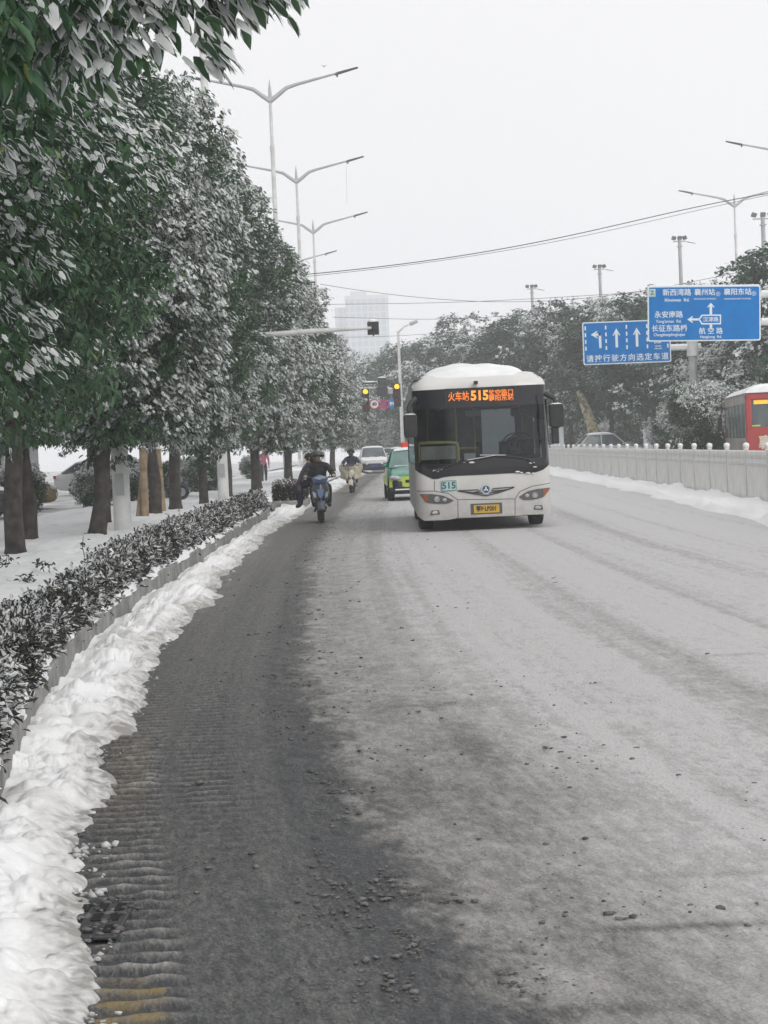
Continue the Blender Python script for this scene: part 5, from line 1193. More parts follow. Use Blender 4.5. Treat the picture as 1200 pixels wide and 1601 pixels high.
# ---------------- cars
def car(name, loc, rz, label, paint, group=None, lower=None, snow_hood=False, glass='glass_solid', L=4.5, Wd=1.78, H=1.46, plate=None):
    r = empty(name, loc, rz, label, 'car', group); hw = Wd/2
    # stations: y, half width, z bottom, z belt/top
    st = [(0, .62, .32, .55), (.06, .76, .24, .68), (.25, .86, .20, .76), (.8, .89, .18, .86), (1.25, .89, .18, .94), (1.9, .89, .18, .97), (3.0, .89, .18, .99), (3.8, .88, .2, 1.0), (4.3, .84, .25, .96), (4.5, .74, .34, .85)]
    def ring(y, w_, zb, zt):
        k = w_*hw/.89; P = [(0, zt+.035), (.55*k, zt+.03), (.82*k, zt), (.96*k, zt-.07), (1.0*k, (zb+zt)/2+.08), (.99*k, (zb+zt)/2-.08), (.94*k, zb+.04), (.8*k, zb), (0, zb)]
        return P
    rows = []
    for y, w_, zb, zt in st:
        P = ring(y*L/4.5, w_, zb, zt); full = [(x, y*L/4.5, z) for x, z in P]+[(-x, y*L/4.5, z) for x, z in P[-2:0:-1]]
        rows.append(full+[full[0]])
    mb = MB(); mb.grid(rows)
    n = len(rows[0])-1; mb.add(rows[0][:-1], [tuple(range(n))]); mb.add(rows[-1][:-1], [tuple(reversed(range(n)))])
    mats = [paint, lower or paint]
    body = mb.build('body', mats, r, smooth=50)
    if lower:
        for p in body.data.polygons:
            if p.center.z < .60: p.material_index = 1
    ls_ = L/4.5
    cab = [(1.18, .78, .95), (1.95, .64, H-.05), (2.3, .62, H), (3.2, .62, H-.01), (3.55, .63, H-.06), (4.15, .76, .98)]
    mb = MB(); mb.grid([[(-w_*hw/.89, y*ls_, z if abs(z) < 9 else z), (-w_*.5*hw/.89, y*ls_-.03, z+.012), (w_*.5*hw/.89, y*ls_-.03, z+.012), (w_*hw/.89, y*ls_, z)] for y, w_, z in cab])
    wsG = MB(); 
    A = cab[0]; B_ = cab[1]
    k = hw/.89
    def quad(mb_, a, b, c, d): mb_.add([a, b, c, d], [(0, 1, 2, 3)])
    # windscreen and rear glass
    wsG.grid([[(x*A[1]*k, A[0]*ls_-.05*(1-x*x), A[2]), (x*B_[1]*k*.97, B_[0]*ls_-.04*(1-x*x), B_[2])] for x in lin(-1, 1, 8)]); wsG.build('windscreen', M[glass], r, smooth=60)
    D_ = cab[5]; C_ = cab[4]; g2 = MB(); g2.grid([[(x*D_[1]*k, D_[0]*ls_, D_[2]), (x*C_[1]*k, C_[0]*ls_, C_[2])] for x in lin(-1, 1, 4)]); g2.build('rear_window', M[glass], r, smooth=60)
    for s in (-1, 1):
        g3 = MB(); g3.add([(s*.86*k*.92, 1.3*ls_, .97), (s*.64*k, 1.98*ls_, H-.05), (s*.63*k, 3.5*ls_, H-.06), (s*.80*k, 4.1*ls_, .99)], [(0, 1, 2, 3)]); g3.build('side_window', M[glass], r, smooth=0)
        g4 = MB(); g4.path([(s*.80*k, 1.16*ls_, .94), (s*.65*k, 1.95*ls_, H-.05), (s*.64*k, 3.5*ls_, H-.05), (s*.78*k, 4.16*ls_, .98)], .032, 6); g4.path([(s*.655*k, 2.75*ls_, H-.04), (s*.83*k, 2.75*ls_, .98)], .03, 6); g4.build('pillar', paint, r)
    rf = MB(); rf.grid([[(x*w_*k*1.03, y*ls_, z+.03*(1-x*x)) for x in lin(-1, 1, 8)] for y, w_, z in cab[1:5]]); rf.build('roof', paint, r, smooth=60, solid=.03)
    rs = MB(); rs.grid([[(x*w_*k*.98, y*ls_, z+.02+(.07*(1-x**4))*e_) for x in lin(-1, 1, 10)] for (y, w_, z), e_ in zip([cab[1], (2.1, .63, H-.02), cab[2], (2.8, .62, H), cab[3], cab[4]], (0, .8, 1, 1, 1, .2))]); rs.build('roof_snow', M['snow_fine'], r, smooth=180)
    if snow_hood:
        hs = MB(); hs.grid([[(x*.80*k*(.9 if y < .4 else 1), y*ls_, z+.045+.03*(1-x**4)+.012*math.sin(x*9+y*14)) for x in lin(-1, 1, 12)] for y, z in ((.14, .70), (.25, .76), (.5, .82), (.8, .87), (1.1, .93))]); hs.build('hood_snow', M['snow_fine'], r, smooth=180)
    for s in (-1, 1):
        mb = MB(); mb.ball((s*.68*k, .10*ls_, .66), (.20, .14, .075), 14, 8, rot=(0, -s*.12, s*.5)); hl = mb.build('headlight', M['lens'], r)
        mb = MB(); mb.box((s*.93*k, 1.42*ls_, 1.02), (.12, .08, .10)); mb.build('wing_mirror', paint, r, bevel=.03)
        mb = MB(); mb.box((s*.70*k, 4.46*ls_, .82), (.30, .10, .14)); mb.build('tail_light', M['sig_red'], r, bevel=.02)
        for y in (.82, 3.55): wheel('wheel', r, (s*(.80*k), y*ls_, .31), .31, .2)
    mb = MB(); mb.box((0, -.0, .56), (.80*k, .06, .10)); mb.box((0, .02, .36), (1.15*k, .06, .13)); mb.build('grille', M['black'], r, bevel=.02)
    mb = MB(); mb.box((0, -.035, .47), (.44, .02, .14)); mb.build('number_plate', plate or mat('plate_blue', (.03, .08, .3), .5), r)
    return r
M['taxi_green'] = mat('taxi_green', (.03, .22, .15), .3, col2=(.06, .28, .20), scale=3, coat=.3)
M['taxi_lime'] = mat('taxi_lime', (.55, .66, .08), .4, col2=(.46, .58, .10), scale=4)
M['car_white'] = mat('car_white', (.62, .63, .64), .3, coat=.3, col2=(.55, .56, .57), scale=3); M['car_dark'] = mat('car_dark', (.02, .03, .045), .35, coat=.3); M['car_navy'] = mat('car_navy', (.04, .05, .08), .35)
tx, ty = U(612, 783); 
t_ = car('taxi', (1.05, 55.0, 0), .03, 'green and lime taxi with a red roof sign, half hidden behind the bus', M['taxi_green'], None, M['car_dark'], glass='glass_green')
# lime flanks and bumper
k = 1.0; mb = MB()
rows = [[(x, -.03+.16*abs(x/.86)**3, z) for z in (.40, .50, .60, .70)] for x in lin(-.86, .86, 14)]; mb.grid(rows)
for s in (-1, 1): mb.grid([[(s*(.905), y, z) for z in (.45, .55, .70-.0*y)] for y in (.16, .6, 1.2, 2, 3, 4)])
mb.build('lime_band', M['taxi_lime'], t_, smooth=60)
mb = MB(); mb.box((0, 2.35, 1.60), (.78, .22, .17)); sg_ = mb.build('roof_sign', mat('taxi_red', (.60, .05, .03), .4, emis=(1, .1, .05), estr=.05), t_, bevel=.03)
mb = MB(); mb.box((0, 2.35, 1.49), (.9, .3, .05)); mb.build('sign_base', M['sign_white'], sg_); text('TAXI', .13, M['yellow'], t_, (0, 2.232, 1.60), bold=.004)
mb = MB(); mb.path([(-.7, -.06, .33), (0, -.09, .33), (.7, -.06, .33)], .022, 6); mb.build('bumper_snow', M['snow_fine'], t_)
mb = MB(); mb.box((.0, 1.25, 1.0), (1.3, .05, .03)); mb.build('cowl_snow', M['snow_fine'], t_)
car('parked_car', (-.45, 118, 0), .04, 'white car with snow on its bonnet, down the road behind the scooters', M['car_white'], 'cars coming down the road', M['car_dark'], True, H=1.6)
p = PY(596, 727, 145); car('parked_car', (1.4, 140, 0), .03, 'dark car mostly hidden behind the white one, between it and the taxi', M['car_navy'], 'cars coming down the road', None, True)
p = PY(612, 715, 180); car('parked_car', (.9, 185, 0), .03, 'farthest tiny pale car down the road', M['car_white'], 'cars coming down the road', None, True)
for o in [o for o in bpy.data.objects if o.name.startswith('parked_car') and o.get('group') == 'cars coming down the road']: o.name = 'oncoming_car'
GP2 = 'snow covered cars parked along the left side street'
M['bus_brick'] = mat('car_brick', (.25, .05, .05), .4); M['car_yellow'] = mat('car_yellow', (.20, .14, .05), .4); M['car_teal'] = mat('car_teal', (.03, .07, .09), .4)
for (px, py, Yd, rz, pm, lab) in ((88, 780, 62, 1.75, 'car_yellow', 'yellow car under snow seen between the first tree trunks'), (10, 790, 52, 1.3, 'car_dark', 'dark car under snow at the left border behind the trunks'), (250, 775, 84, 1.5, 'car_white', 'white snow covered car behind the tan wooden stakes')):
    q0 = PY(px, py, Yd); car('parked_car', (q0[0], Yd, .06), rz, lab, M[pm], GP2, None, True)
p = PY(1004, 700, 120); car('parked_car', (p[0], 120, .13), PI/2+.1, 'white snow covered car parked under the right trees behind the fence', M['car_white'], None, None, True, H=1.7)

# ---------------- red bus on the opposite side
M['bus_red'] = mat('bus_red', (.42, .03, .03), .35, col2=(.34, .035, .03), scale=2, coat=.3)
M['bus_grime'] = mat('bus_grime', (.33, .33, .32), .5, col2=(.20, .17, .14), scale=1.4, detail=8)
YR = 68.0; lo_ = PY(1165, 640, YR)
rb = empty('city_bus', (lo_[0], YR, 0), -.10, 'red city bus seen from behind beyond the fence at the right border', 'bus')
W5, L5, H5 = 2.5, 9.5, 2.95
mb = MB(); mb.box((W5/2, .06, 1.0), (W5, .12, 1.4)); mb.box((.11, .06, 2.2), (.22, .12, 1.3)); mb.box((W5-.11, .06, 2.2), (.22, .12, 1.3)); mb.box((W5/2, .06, 2.78), (W5, .12, .25)); mb.build('rear_panel', M['bus_red'], rb, bevel=.05)
mb = MB(); mb.box((W5/2, .09, 2.15), (W5-.4, .06, 1.02)); rw = mb.build('rear_window', M['glass_solid'], rb)
mb = MB(); mb.box((W5/2, .5, 1.9), (1.6, .2, .5)); mb.build('inner_seat', M['bus_red'], rb)
mb = MB(); mb.box((0.55, .045, 2.58), (.5, .02, .14)); mb.build('display', mat('disp_yellow', (.6, .35, .02), .5, emis=(1, .6, .05), estr=.5), rb)
mb = MB(); mb.box((.34, .045, 1.75), (.34, .02, .05)); mb.build('sticker', M['taxi_lime'], rb)
text('襄阳公交', .52, mat('cream', (.65, .55, .45), .5), rb, (1.45, -.012, 1.12), bold=.012)
mb = MB(); mb.box((.02, L5/2, .85), (.04, L5-.1, .95)); mb.box((.02, L5/2, 2.72), (.04, L5-.1, .36)); mb.build('side_panel', M['bus_grime'], rb)
for k in range(6):
    mb = MB(); mb.box((.03, .9+k*1.5, 1.93), (.03, 1.36, 1.2)); mb.build('side_window', mat('side_glass%d' % k, (.07, .13, .15), .15, col2=(.2, .27, .28), scale=2) if k == 0 else bpy.data.materials['side_glass0'], rb)
    mb = MB(); mb.box((.015, .16+k*1.5, 1.93), (.05, .12, 1.3)); mb.build('window_pillar', M['bus_grime'], rb)
mb = MB(); mb.box((W5/2, L5/2, 2.86), (W5, L5, .12)); mb.build('roof', M['bus_red'], rb, bevel=.05); mb = MB(); mb.box((W5/2, L5-.05, 1.6), (W5, .1, 2.4)); mb.box((W5-.02, L5/2, 1.6), (.04, L5, 2.4)); mb.box((W5/2, L5/2, .4), (W5-.1, L5-.2, .1)); mb.build('front_panel', M['bus_red'], rb)
rows = [[(W5*u_, y, 2.92+zz*(1-abs(2*u_-1)**5)) for u_ in lin(0, 1, 12)] for y, zz in ((-.04, 0), (.0, .20), (.15, .30), (1, .33), (4, .30), (9, .28), (9.5, 0))]
mb = MB(); mb.grid(rows); mb.build('roof_snow', M['snow_fine'], rb, smooth=180)
for y in (1.6, 7): 
    for x in (.15, W5-.15): wheel('wheel', rb, (x, y, .46))
mb = MB(); mb.prism([(-.30, 1.6), (-.12, 1.6), (-.12, 2.15), (-.30, 2.15)], L5-.2, L5-.05); mb.path([(-.2, L5-.1, 2.1), (-.1, L5-.1, 2.5), (.05, L5-.1, 2.6)], .03, 6); mb.build('mirror', M['black'], rb)

# ================================================================ PEOPLE
def skinned(name, J, E_, parent, mats, regions, sub=2, root='pelvis'):
    """J: name -> (x,y,z,r); E_: bone pairs; regions: bone pair -> material index"""
    names = list(J); idx = {n: i for i, n in enumerate(names)}
    me = bpy.data.meshes.new('tmp'); me.from_pydata([J[n][:3] for n in names], [(idx[a], idx[b]) for a, b in E_], []); o = bpy.data.objects.new('tmp', me); COL.objects.link(o)
    md = o.modifiers.new('k', 'SKIN'); md.use_smooth_shade = True; md.branch_smoothing = .4
    sv = me.skin_vertices[0].data if me.skin_vertices else None
    if sv is None:
        bm = bmesh.new(); bm.from_mesh(me); bm.verts.layers.skin.verify(); bm.to_mesh(me); bm.free(); sv = me.skin_vertices[0].data
    for n in names:
        r = J[n][3]; sv[idx[n]].radius = r if isinstance(r, tuple) else (r, r); sv[idx[n]].use_root = (n == root)
    s = o.modifiers.new('s', 'SUBSURF'); s.levels = sub; s.render_levels = sub
    dg = bpy.context.evaluated_depsgraph_get(); dg.update(); m2 = bpy.data.meshes.new_from_object(o.evaluated_get(dg)); bpy.data.objects.remove(o)
    m2.materials.clear(); r = link_mesh(name, m2, mats, parent)
    A = np.array([J[a][:3] for a, b in E_]); B_ = np.array([J[b][:3] for a, b in E_]); reg = np.array([regions.get((a, b), 0) for a, b in E_])
    rad = np.array([max(.012, min(np.mean(J[a][3]), np.mean(J[b][3]))) for a, b in E_])
    for p in m2.polygons:
        c = np.array(p.center); ab = B_-A; t = np.clip(((c-A)*ab).sum(1)/(ab*ab).sum(1), 0, 1); d = np.linalg.norm(c-(A+ab*t[:, None]), axis=1)/rad
        p.material_index = int(reg[d.argmin()]); p.use_smooth = True
    return r
def person(J, parent, jacket, trousers, shoes, gloves, skin='skin', sub=1):
    """adds fingers to J and builds one body"""
    E_ = [('pelvis', 'waist'), ('waist', 'chest'), ('chest', 'neck'), ('neck', 'jaw'), ('jaw', 'brow'), ('brow', 'crown'), ('brow', 'nose')]
    R = {('neck', 'jaw'): 4, ('jaw', 'brow'): 4, ('brow', 'crown'): 4, ('brow', 'nose'): 4}
    for s in 'LR':
        E_ += [('chest', 'sh'+s), ('sh'+s, 'el'+s), ('el'+s, 'wr'+s), ('wr'+s, 'palm'+s), ('pelvis', 'hip'+s), ('hip'+s, 'kn'+s), ('kn'+s, 'an'+s), ('an'+s, 'toe'+s)]
        R.update({('wr'+s, 'palm'+s): 3, ('pelvis', 'hip'+s): 1, ('hip'+s, 'kn'+s): 1, ('kn'+s, 'an'+s): 1, ('an'+s, 'toe'+s): 2})
        w_ = Vector(J['wr'+s][:3]); p_ = Vector(J['palm'+s][:3]); d = (p_-w_).normalized(); side = d.cross(Vector((0, 0, 1))).normalized()
        curl = Vector((0, 0, -1))
        for i, (o_, ln) in enumerate(((-.030, .062), (-.010, .072), (.010, .068), (.030, .052))):
            a = p_+side*o_+d*.018; b = a+d*ln*.5+curl*.010; c = b+d*ln*.12+curl*ln*.55
            J['f%s%da' % (s, i)] = (*a, .011); J['f%s%db' % (s, i)] = (*b, .010); J['f%s%dc' % (s, i)] = (*c, .008)
            E_ += [('palm'+s, 'f%s%da' % (s, i)), ('f%s%da' % (s, i), 'f%s%db' % (s, i)), ('f%s%db' % (s, i), 'f%s%dc' % (s, i))]
            for e in E_[-3:]: R[e] = 3
        sg = -1 if s == 'L' else 1
        a = w_.lerp(p_, .4)+side*.035*(-sg)*1.0; b = a+side*.022*(-sg)+d*.03+curl*.012
        J['t%sa' % s] = (*a, .012); J['t%sb' % s] = (*b, .010); E_ += [('palm'+s, 't%sa' % s), ('t%sa' % s, 't%sb' % s)]
        for e in E_[-2:]: R[e] = 3
    return skinned('body', J, E_, parent, [jacket, trousers, shoes, gloves, M[skin]], R, sub)
def face(parent, c, s=1.0, fwd=(0, -1, 0)):
    c = Vector(c); f = Vector(fwd)
    sd_ = f.cross(Vector((0, 0, 1))).normalized()
    for k in (-1, 1):
        mb = MB(); mb.ball(c+sd_*.032*k+f*.085+Vector((0, 0, .01)), (.013, .010, .008), 8, 6); mb.build('eye', M['black'], parent)
        mb = MB(); mb.ball(c+sd_*.092*k+Vector((0, 0, -.01)), (.014, .02, .03), 8, 6); mb.build('ear', M['skin'], parent)
    mb = MB(); mb.ball(c+f*.086+Vector((0, 0, -.062)), (.024, .008, .007), 8, 6); mb.build('mouth', mat('lips', (.3, .12, .1), .6) if 'lips' not in bpy.data.materials else bpy.data.materials['lips'], parent)

def cloth(n, c, c2=None, sc=8): return mat(n, c, .85, col2=c2 or tuple(min(1, v*1.6+.01) for v in c), scale=sc, bump=.4, bscale=25)
# ---- scooter
def scooter(name, loc, rz, label, group, main, accent, scale=1.0):
    r = empty(name, loc, rz, label, 'scooter', group, scale)
    for y, nm in ((0, 'wheel'), (1.22, 'wheel')):
        mb = MB(); mb.torus((0, 0, 0), .185, .052, 'x', 28, 10); w_ = mb.build(nm, M['rubber'], r, (0, y, .237)); w_.scale = (1.15, 1, 1)
        mb = MB(); mb.disc((0, 0, 0), .135, .06, 20, axis='x'); mb.build('rim', M['lamp_grey'], w_)
    mb = MB()
    for s in (-1, 1): mb.path([(s*.075, 0, .237), (s*.075, .06, .50), (s*.05, .12, .72)], .022, 8)
    mb.path([(0, .12, .62), (0, .18, .98)], .03, 8); mb.build('fork', M['metal_dark'], r)
    mb = MB(); rows = []
    for i in range(9):
        a = -.55+1.9*i/8; rows.append([(x*.085, -math.sin(a)*.27+.0, .237+math.cos(a)*.27-.05*abs(x)**2) for x in lin(-1, 1, 6)])
    mb.grid(rows); mb.build('front_fender', main, r, smooth=180, solid=.012)
    # front apron: a shield wider at the top, folded along its middle
    mb = MB(); rows = []
    for z, w_, y in ((.36, .09, .20), (.45, .14, .12), (.55, .18, .07), (.65, .20, .05), (.75, .19, .06), (.84, .15, .10), (.90, .12, .12)):
        rows.append([(x*w_, y+.13*abs(x)**1.6, z+.01*abs(x)) for x in lin(-1, 1, 10)])
    mb.grid(rows); ap = mb.build('front_shield', main, r, smooth=180, solid=.02)
    mb = MB(); mb.prism([(-.075, .74), (.075, .74), (.06, .60), (0, .52), (-.06, .60)], .028, .05); mb.build('shield_panel', accent, ap, bevel=.006)
    for s in (-1, 1):
        mb = MB(); mb.prism([(s*.10, .66), (s*.185, .70), (s*.15, .56), (s*.09, .54)], .06, .085); mb.build('side_lamp', M['lens'], ap, bevel=.004)
    # handlebar cowl with headlight
    mb = MB(); rows = []
    for z, w_, y in ((.86, .08, .10), (.91, .13, .03), (.97, .17, .00), (1.02, .15, .04), (1.05, .06, .10)):
        rows.append([(x*w_, y+.12*abs(x)**2, z-.02*abs(x)) for x in lin(-1, 1, 10)])
    mb.grid(rows); hc = mb.build('handlebar_cowl', accent, r, smooth=180, solid=.02)
    mb = MB(); mb.prism([(-.13, .985), (-.03, .945), (.03, .945), (.13, .985), (.10, 1.005), (-.10, 1.005)], -.02, .03); mb.build('headlight', M['lens'], hc, bevel=.006)
    mb = MB(); mb.path([(-.34, .22, 1.02), (-.15, .15, .99), (.15, .15, .99), (.34, .22, 1.02)], .016, 8); hb = mb.build('handlebar', M['metal_dark'], r)
    for s in (-1, 1):
        mb = MB(); mb.path([(s*.25, .19, 1.005), (s*.35, .225, 1.02)], .022, 8); mb.build('grip', M['black'], hb)
        mb = MB(); mb.path([(s*.20, .17, 1.0), (s*.24, .10, 1.12)], .008, 6); mb.ball((s*.25, .09, 1.15), (.06, .015, .035), 10, 6); mb.build('mirror', M['black'], hb)
    mb = MB(); mb.box((0, .42, .33), (.26, .46, .07)); mb.build('floorboard', M['black'], r, bevel=.02)
    mb = MB(); rows = []
    for y, w_, z0, z1 in ((.62, .10, .30, .66), (.75, .15, .34, .70), (1.05, .17, .42, .74), (1.35, .13, .56, .76), (1.55, .05, .68, .76)):
        rows.append([(-w_*.7, y, z0), (-w_, y, (z0+z1)/2), (-w_*.85, y, z1), (w_*.85, y, z1), (w_, y, (z0+z1)/2), (w_*.7, y, z0), (-w_*.7, y, z0)])
    mb.grid(rows); mb.build('rear_body', main, r, smooth=60)
    mb = MB(); mb.grid([[(x*w_, y, z+.03*(1-x*x)) for x in lin(-1, 1, 8)] for y, w_, z in ((.58, .10, .69), (.7, .15, .75), (1.0, .16, .77), (1.4, .12, .80))]); mb.build('seat', M['black'], r, smooth=180, solid=.06)
    mb = MB(); mb.path([(-.1, .6, .30), (-.12, 1.2, .237)], .03, 6); mb.path([(.1, .6, .30), (.12, 1.2, .237)], .03, 6); mb.build('swingarm', M['metal_dark'], r)
    return r
GSc = 'scooters riding towards the viewer along the left edge'
sx_0, sy_0 = U(503, 818)
M['sc_grey'] = mat('scooter_grey', (.07, .085, .11), .35, coat=.3, col2=(.10, .12, .15), scale=5); M['sc_blue'] = mat('scooter_blue', (.13, .22, .42), .35, coat=.4, col2=(.18, .27, .46), scale=5)
SC = .97
sc1 = scooter('scooter', (sx_0, sy_0, .005), .06, 'blue and dark grey scooter in front, carrying two people', GSc, M['sc_grey'], M['sc_blue'], SC)
def rider_joints(lean=0):
    return {'pelvis': (0, .86, .86, (.155, .12)), 'waist': (0, .82, 1.00, (.16, .12)), 'chest': (0, .76, 1.20, (.18, .13)), 'neck': (0, .70, 1.34, .065), 'jaw': (0, .67, 1.39, (.062, .066)), 'brow': (0, .665, 1.465, (.078, .086)), 'crown': (0, .68, 1.53, .06), 'nose': (0, .565, 1.445, .016),
      'shL': (-.19, .75, 1.26, .085), 'elL': (-.31, .58, 1.06, .068), 'wrL': (-.32, .30, 1.02, .045), 'palmL': (-.315, .235, 1.035, (.040, .022)),
      'shR': (.19, .75, 1.26, .085), 'elR': (.31, .58, 1.06, .068), 'wrR': (.32, .30, 1.02, .045), 'palmR': (.315, .235, 1.035, (.040, .022)),
      'hipL': (-.11, .80, .84, .10), 'knL': (-.17, .36, .76, .085), 'anL': (-.15, .42, .42, .058), 'toeL': (-.15, .22, .385, .042),
      'hipR': (.11, .80, .84, .10), 'knR': (.20, .38, .76, .085), 'anR': (.19, .44, .40, .058), 'toeR': (.20, .22, .375, .042)}
cl_black = cloth('black_jacket', (.018, .020, .022)); cl_trous = cloth('dark_trousers', (.02, .023, .03)); shoe = cloth('dark_shoes', (.03, .03, .03)); glove_b = cloth('beige_gloves', (.42, .36, .32)); 
pr = empty('person', (sx_0, sy_0, .005), .06, 'rider in a black jacket and grey helmet steering the blue scooter', 'person', None, SC)
person(rider_joints(), pr, cl_black, cl_trous, shoe, glove_b)
face(pr, (0, .66, 1.455))
M['helmet'] = mat('helmet_grey', (.06, .07, .07), .3, coat=.4, col2=(.09, .10, .10), scale=5)
def helmet(parent, c, m_, visor=True):
    mb = MB(); vs = []
    for i in range(9):
        th = PI*.60*i/8; vs.append([(c[0]+.135*math.sin(th)*math.cos(a)*(1), c[1]+.15*math.sin(th)*math.sin(a)+.01, c[2]+.005+.125*math.cos(th)+(.05 if math.sin(a) < -.3 and i > 5 else 0)) for a in [2*PI*j/20 for j in range(21)]])
    mb.grid(vs); h_ = mb.build('helmet', m_, parent, smooth=180, solid=.015)
    mb = MB(); mb.grid([[(c[0]+.125*math.sin(a)*k_, c[1]-.125*math.cos(a)*k_-.01, c[2]+.045-.0*k_-(.02*(k_-1.0))*5) for a in lin(-1.1, 1.1, 8)] for k_ in (1.0, 1.25)]); mb.build('peak', m_, h_, smooth=180, solid=.01)
    mb = MB(); mb.path([(c[0]-.10, c[1]-.02, c[2]-.03), (c[0]-.05, c[1]-.05, c[2]-.125), (c[0]+.05, c[1]-.05, c[2]-.125), (c[0]+.10, c[1]-.02, c[2]-.03)], .007, 5); mb.build('chin_strap', M['black'], h_)
helmet(pr, (0, .67, 1.475), M['helmet'])
# pillion passenger sitting sideways, body and legs to the left of the rider
pp = empty('person', (sx_0, sy_0, .005), .06, 'passenger in a dark maroon jacket sitting sideways behind the front scooter rider', 'person', None, SC)
Jp = {'pelvis': (-.10, 1.18, .88, (.15, .13)), 'waist': (-.17, 1.18, 1.02, (.15, .13)), 'chest': (-.22, 1.16, 1.20, (.15, .16)), 'neck': (-.20, 1.14, 1.33, .06), 'jaw': (-.20, 1.12, 1.375, (.06, .062)), 'brow': (-.205, 1.12, 1.44, (.078, .08)), 'crown': (-.19, 1.13, 1.50, .06), 'nose': (-.305, 1.09, 1.42, .014),
      'shL': (-.27, .99, 1.24, .078), 'elL': (-.40, .90, 1.02, .062), 'wrL': (-.44, .80, .86, .042), 'palmL': (-.45, .76, .80, (.038, .022)),
      'shR': (-.24, 1.33, 1.24, .078), 'elR': (-.36, 1.36, 1.03, .062), 'wrR': (-.46, 1.18, .90, .042), 'palmR': (-.50, 1.12, .87, (.038, .022)),
      'hipL': (-.20, 1.08, .86, .10), 'knL': (-.46, .98, .82, .085), 'anL': (-.42, .92, .42, .055), 'toeL': (-.50, .80, .35, .042),
      'hipR': (-.20, 1.24, .86, .10), 'knR': (-.50, 1.16, .80, .085), 'anR': (-.44, 1.10, .40, .055), 'toeR': (-.54, 1.02, .34, .042)}
person(Jp, pp, cloth('maroon_jacket', (.045, .025, .04), (.13, .09, .13), 30), cloth('navy_trousers', (.02, .026, .05)), shoe, cloth('purple_gloves', (.12, .08, .12)))
face(pp, (-.21, 1.12, 1.43), fwd=(-.98, -.2, 0))
mb = MB(); mb.ball((-.195, 1.135, 1.455), (.105, .105, .095), 14, 10); mb.ball((-.13, 1.15, 1.40), (.06, .09, .11), 12, 8); mb.build('hair', cloth('dark_hair', (.015, .012, .012)), pp)
# ---- second scooter with a quilted wind apron
s2x, s2y = U(549, 771)
M['sc_cream'] = mat('scooter_cream', (.50, .45, .36), .4, coat=.2, col2=(.58, .53, .45), scale=5)
sc2 = scooter('scooter', (s2x, s2y, .005), -.05, 'cream scooter farther back with a beige quilted wind cover over the handlebar', GSc, M['sc_cream'], M['sc_cream'], .97)
qm = cloth('quilt', (.36, .34, .26), (.5, .47, .36), 5)
for s in (-1, 1):
    mb = MB(); rows = []
    for u_ in lin(0, 1, 8):
        rows.append([(s*(.13+.27*u_+.03*math.sin(v*7)), .10+.18*u_+.05*math.sin(v*5+u_*4), 1.02-.55*v*(1-.15*u_)) for v in lin(0, 1, 8)])
    mb.grid(rows); mb.build('wind_cover', qm, sc2, smooth=180, solid=.03)
mb = MB(); mb.prism([(-.17, 1.06), (.17, 1.06), (.15, .97), (-.15, .97)], -.03, .0); mb.build('top_strip', M['helmet'], sc2, bevel=.01)
p2 = empty('person', (s2x, s2y, .005), -.05, 'bundled up rider with a dark hooded head on the cream scooter', 'person', None, .97)
person(rider_joints(), p2, cloth('navy_coat', (.03, .038, .06)), cl_trous, shoe, glove_b); face(p2, (0, .66, 1.455))
helmet(p2, (0, .67, 1.475), cloth('dark_hood', (.02, .022, .026)))
mb = MB(); mb.ball((0, .60, 1.40), (.085, .06, .055), 14, 8); mb.build('face_mask', cloth('mask', (.04, .045, .06)), p2)
# ---- pedestrians on the side street
def standing(stride=.12):
    J = {'pelvis': (0, 0, .93, (.14, .10)), 'waist': (0, 0, 1.08, (.13, .10)), 'chest': (0, .0, 1.30, (.16, .11)), 'neck': (0, 0, 1.45, .055), 'jaw': (0, -.02, 1.51, (.06, .065)), 'brow': (0, -.02, 1.60, (.078, .088)), 'crown': (0, 0, 1.67, .06), 'nose': (0, -.12, 1.575, .014)}
    for s, k in (('L', -1), ('R', 1)):
        J.update({'sh'+s: (k*.18, 0, 1.38, .075), 'el'+s: (k*.25, .04*k, 1.12, .058), 'wr'+s: (k*.25, -.05+.08*k, .88, .038), 'palm'+s: (k*.25, -.07+.08*k, .80, (.036, .02)), 'hip'+s: (k*.09, 0, .88, .095), 'kn'+s: (k*.10, k*stride*.5-.04, .49, .072), 'an'+s: (k*.10, k*stride, .09, .048), 'toe'+s: (k*.11, k*stride-.15, .035, .036)})
    return J
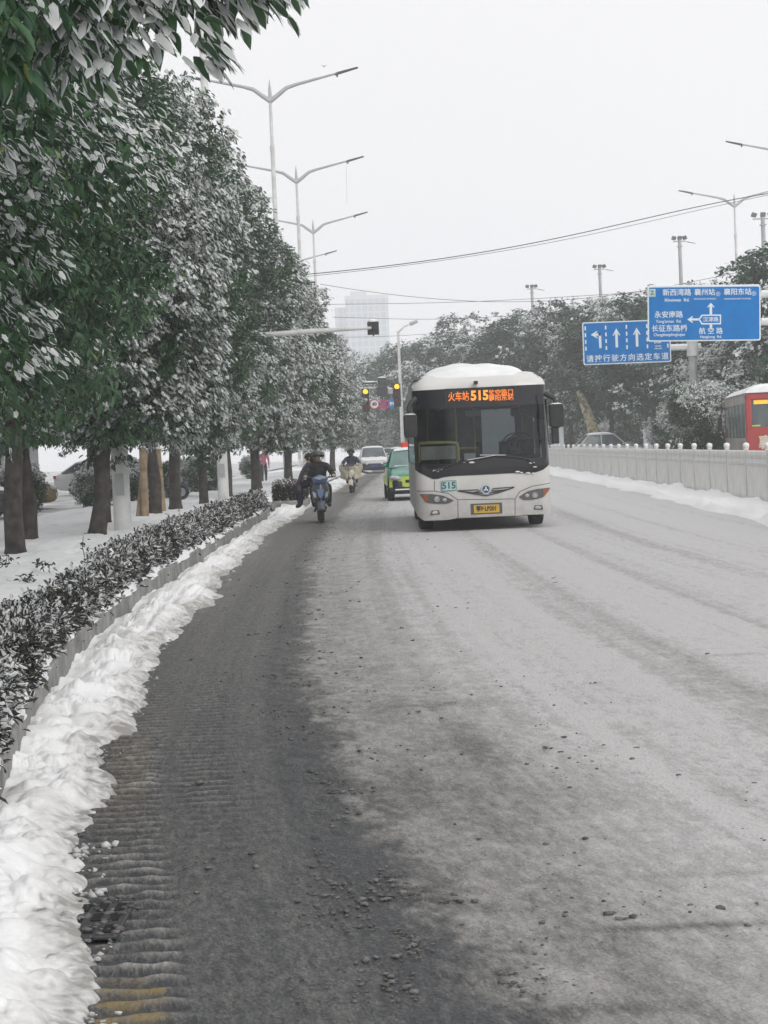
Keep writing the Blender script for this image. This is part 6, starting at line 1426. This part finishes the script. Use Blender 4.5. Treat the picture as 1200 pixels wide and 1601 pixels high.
for px, py, Yd, rz, jc, lab in ((413, 750, 92, .2, (.28, .09, .12), 'pedestrian in a pink coat standing on the snowy side street among the trunks'),):
    p = PY(px, py, Yd); q1 = empty('person', (p[0], Yd, .08), rz, lab, 'person', None)
    person(standing(), q1, cloth('coat', jc), cl_trous, shoe, glove_b); face(q1, (0, -.02, 1.59))
    mb = MB(); mb.ball((0, .01, 1.62), (.10, .115, .10), 12, 8); mb.build('hair', bpy.data.materials['dark_hair'], q1)
# driver behind the windscreen
dv = empty('person', (BX+.66, YB+.62, .0), 0, 'bus driver in dark clothes seated behind the steering wheel of the white bus', 'person', None)
Jd = rider_joints()
for k_2 in Jd: v = Jd[k_2]; Jd[k_2] = (v[0], v[1], v[2]+.06, v[3])
person(Jd, dv, cloth('driver_jacket', (.02, .025, .04)), cl_trous, shoe, M['skin']); face(dv, (0, .66, 1.515))
mb = MB(); mb.ball((0, .69, 1.545), (.10, .11, .10), 12, 8); mb.build('hair', bpy.data.materials['dark_hair'], dv)
# a few snow covered scooters parked among the trunks on the left
GPk = None
for px, py, Yd, rz, lab in ((285, 782, 60, 1.2, 'parked teal scooter behind the dark slim trunks'),):
    p = PY(px, py, Yd); scooter('parked_scooter', (p[0], Yd, .2), rz, lab, GPk, M['car_teal'], M['sc_grey'])
# ================================================================ HAZE
mb = MB(); mb.box((0, 770, 69), (1100, 1600, 142)); hz = mb.build('haze', [], smooth=0, fixn=True); hz.data.materials.clear()
m = bpy.data.materials.new('haze_air'); m.use_nodes = True; nt = m.node_tree; nt.nodes.clear(); o_ = nt.nodes.new('ShaderNodeOutputMaterial'); v = nt.nodes.new('ShaderNodeVolumePrincipled')
v.inputs['Color'].default_value = (.955, .97, .99, 1); v.inputs['Density'].default_value = .0013; v.inputs['Anisotropy'].default_value = .2
nt.links.new(v.outputs[0], o_.inputs['Volume']); hz.data.materials.append(m); tag(hz, 'thin winter haze filling the street', kind='stuff')
for o in bpy.data.objects:
    if 'label' in o and len(o['label'].split()) > 16: print('LONG', o.name, o['label'])
